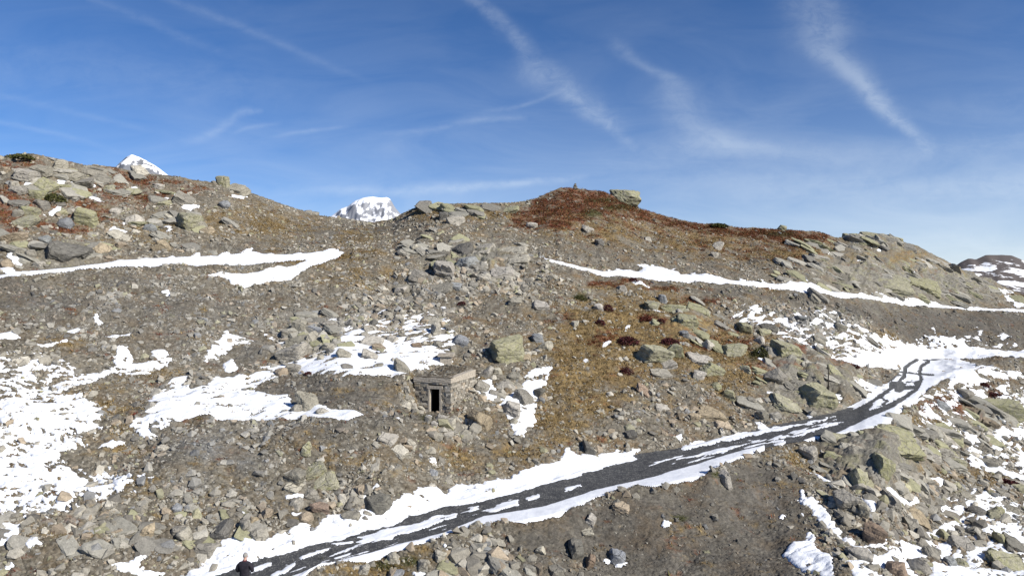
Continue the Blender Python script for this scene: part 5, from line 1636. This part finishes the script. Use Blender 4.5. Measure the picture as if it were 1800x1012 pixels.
bpy.data.objects['hill'].data.materials.clear()
bpy.data.objects['hill'].data.materials.append(hill_mat())

# ------------------------------------------------------------------ the walker on the road
def skin_obj(name, chain, m, parent, sub=2):
    """chain: list of (index of previous joint or -1, (x, y, z), radius x, radius y)"""
    me_ = bpy.data.meshes.new(name)
    me_.from_pydata([c[1] for c in chain], [(c[0], i) for i, c in enumerate(chain) if c[0] >= 0], [])
    o = link(name, me_, m, parent)
    sk = o.modifiers.new('skin', 'SKIN')
    sk.use_smooth_shade = True
    for i, c in enumerate(chain):
        me_.skin_vertices[0].data[i].radius = (c[2], c[3])
    me_.skin_vertices[0].data[0].use_root = True
    sb = o.modifiers.new('subsurf', 'SUBSURF')
    sb.levels = sb.render_levels = sub
    return o


M_SKIN = make_plain('skin', (.42, .25, .19), (.50, .31, .24), 20, .6, .001)
M_JACKET = make_plain('dark_jacket', (.012, .011, .016), (.030, .026, .034), 14, .75, .012)
M_TROUSER = make_plain('dark_trousers', (.025, .025, .028), (.045, .044, .048), 14, .85, .01)
M_HAIR = make_plain('grey_hair', (.16, .15, .14), (.36, .34, .31), 60, .8, .004)
M_BOOT = make_plain('boots', (.02, .017, .015), (.04, .034, .03), 20, .6)
M_COLLAR = make_plain('red_collar', (.09, .02, .025), (.13, .03, .035), 30, .8)
pd = 25.4
pz = -11.62
walker = E('person', ((430 - CX) / F * pd, pd, pz + CAMZ), 'person with grey hair in a dark jacket standing on the road, seen from behind', 'person')
# body (skin): pelvis root, spine, neck, head, arms to the hands, legs to the feet; facing away (+y) and looking down
body = [(-1, (0, 0, .95), .13, .11), (0, (0, .01, 1.15), .13, .10), (1, (0, 0, 1.33), .13, .09), (2, (0, .01, 1.46), .058, .058), (3, (0, .04, 1.54), .058, .06), (4, (0, .07, 1.62), .074, .088), (5, (0, .085, 1.69), .062, .075),
        (2, (-.16, 0, 1.385), .045, .045), (7, (-.25, .0, 1.22), .05, .05), (8, (-.27, .05, 1.08), .042, .042), (9, (-.17, .22, 1.10), .034, .034), (10, (-.10, .30, 1.12), .028, .03),
        (2, (.16, 0, 1.385), .045, .045), (12, (.25, .0, 1.22), .05, .05), (13, (.26, .05, 1.08), .042, .042), (14, (.17, .22, 1.10), .034, .034), (15, (.10, .30, 1.12), .028, .03),
        (0, (-.10, 0, .85), .09, .095), (17, (-.11, .02, .48), .06, .065), (18, (-.11, -.02, .10), .04, .045), (19, (-.115, .10, .04), .04, .03),
        (0, (.10, 0, .85), .09, .095), (21, (.11, .02, .48), .06, .065), (22, (.11, -.02, .10), .04, .045), (23, (.115, .10, .04), .04, .03)]
for sgn, root_ in ((-1, 11), (1, 16)):
    bx = sgn * .10
    for f_, (ox, ln_) in enumerate(((.030, .060), (.012, .068), (-.006, .064), (-.022, .052))):
        i0 = len(body)
        body.append((root_, (bx + sgn * ox * .5 - sgn * .01, .335, 1.125 - .004 * f_), .010, .010))
        body.append((i0, (bx + sgn * ox - sgn * .02, .345 + ln_ * .45, 1.115), .009, .009))
        body.append((i0 + 1, (bx + sgn * ox - sgn * .035, .34 + ln_ * .65, 1.085), .008, .008))
    i0 = len(body)
    body.append((root_, (bx - sgn * .035, .315, 1.14), .011, .011))
    body.append((i0, (bx - sgn * .055, .345, 1.145), .009, .009))
skin_obj('body', body, M_SKIN, walker)
jk = [(-1, (0, 0, .86), .20, .15), (0, (0, 0, .98), .195, .145), (1, (0, 0, 1.16), .195, .140), (2, (0, -.01, 1.33), .21, .14), (3, (0, -.005, 1.43), .165, .115), (4, (0, .01, 1.485), .078, .075),
      (3, (-.18, -.005, 1.40), .10, .10), (6, (-.265, 0, 1.22), .075, .08), (7, (-.285, .05, 1.08), .068, .07), (8, (-.20, .18, 1.095), .056, .056), (9, (-.155, .24, 1.105), .048, .048),
      (3, (.18, -.005, 1.40), .10, .10), (11, (.265, 0, 1.22), .075, .08), (12, (.275, .05, 1.08), .068, .07), (13, (.20, .18, 1.095), .056, .056), (14, (.155, .24, 1.105), .048, .048)]
skin_obj('jacket', jk, M_JACKET, walker)
tr = [(-1, (0, 0, .92), .16, .135), (0, (-.10, 0, .80), .115, .12), (1, (-.112, .015, .48), .085, .09), (2, (-.112, -.02, .10), .07, .075), (0, (.10, 0, .80), .115, .12), (4, (.112, .015, .48), .085, .09), (5, (.112, -.02, .10), .07, .075)]
skin_obj('trousers', tr, M_TROUSER, walker)
for sgn in (-1, 1):
    skin_obj('boot', [(-1, (sgn * .112, -.03, .06), .058, .06), (0, (sgn * .115, .06, .045), .056, .048), (1, (sgn * .118, .15, .035), .048, .036)], M_BOOT, walker)
bm = bmesh.new()
bmesh.ops.create_uvsphere(bm, u_segments=24, v_segments=16, radius=1)
for q_ in list(bm.verts):
    if q_.co.z < -.55 + .5 * max(0, q_.co.y):
        bm.verts.remove(q_)
for q_ in bm.verts:
    k_ = 1 + .05 * math.sin(q_.co.x * 9 + q_.co.z * 7) * math.cos(q_.co.y * 8)
    q_.co = Vector((q_.co.x * .083 * k_, q_.co.y * .102 * k_ + .062, q_.co.z * .100 * k_ + 1.665))
bm_obj('hair', bm, M_HAIR, walker, None, 0, True)
bm = bmesh.new()
for sgn in (-1, 1):
    bmesh.ops.create_uvsphere(bm, u_segments=10, v_segments=8, radius=1, matrix=Matrix.Translation((sgn * .080, .075, 1.625)) @ Matrix.Diagonal((.014, .022, .034, 1)))
bmesh.ops.create_cone(bm, cap_ends=True, segments=8, radius1=.016, radius2=.006, depth=.04, matrix=Matrix.Translation((0, .168, 1.60)) @ Matrix.Rotation(math.radians(-60), 4, 'X'))
bm_obj('face_features', bm, M_SKIN, walker, None, 0, True)
bm = bmesh.new()
bmesh.ops.create_cone(bm, cap_ends=False, segments=20, radius1=.086, radius2=.074, depth=.045, matrix=Matrix.Translation((0, .015, 1.495)))
co_ = bm_obj('collar', bm, M_COLLAR, walker, None, 0, True)
sd_ = co_.modifiers.new('thick', 'SOLIDIFY'); sd_.thickness = .012
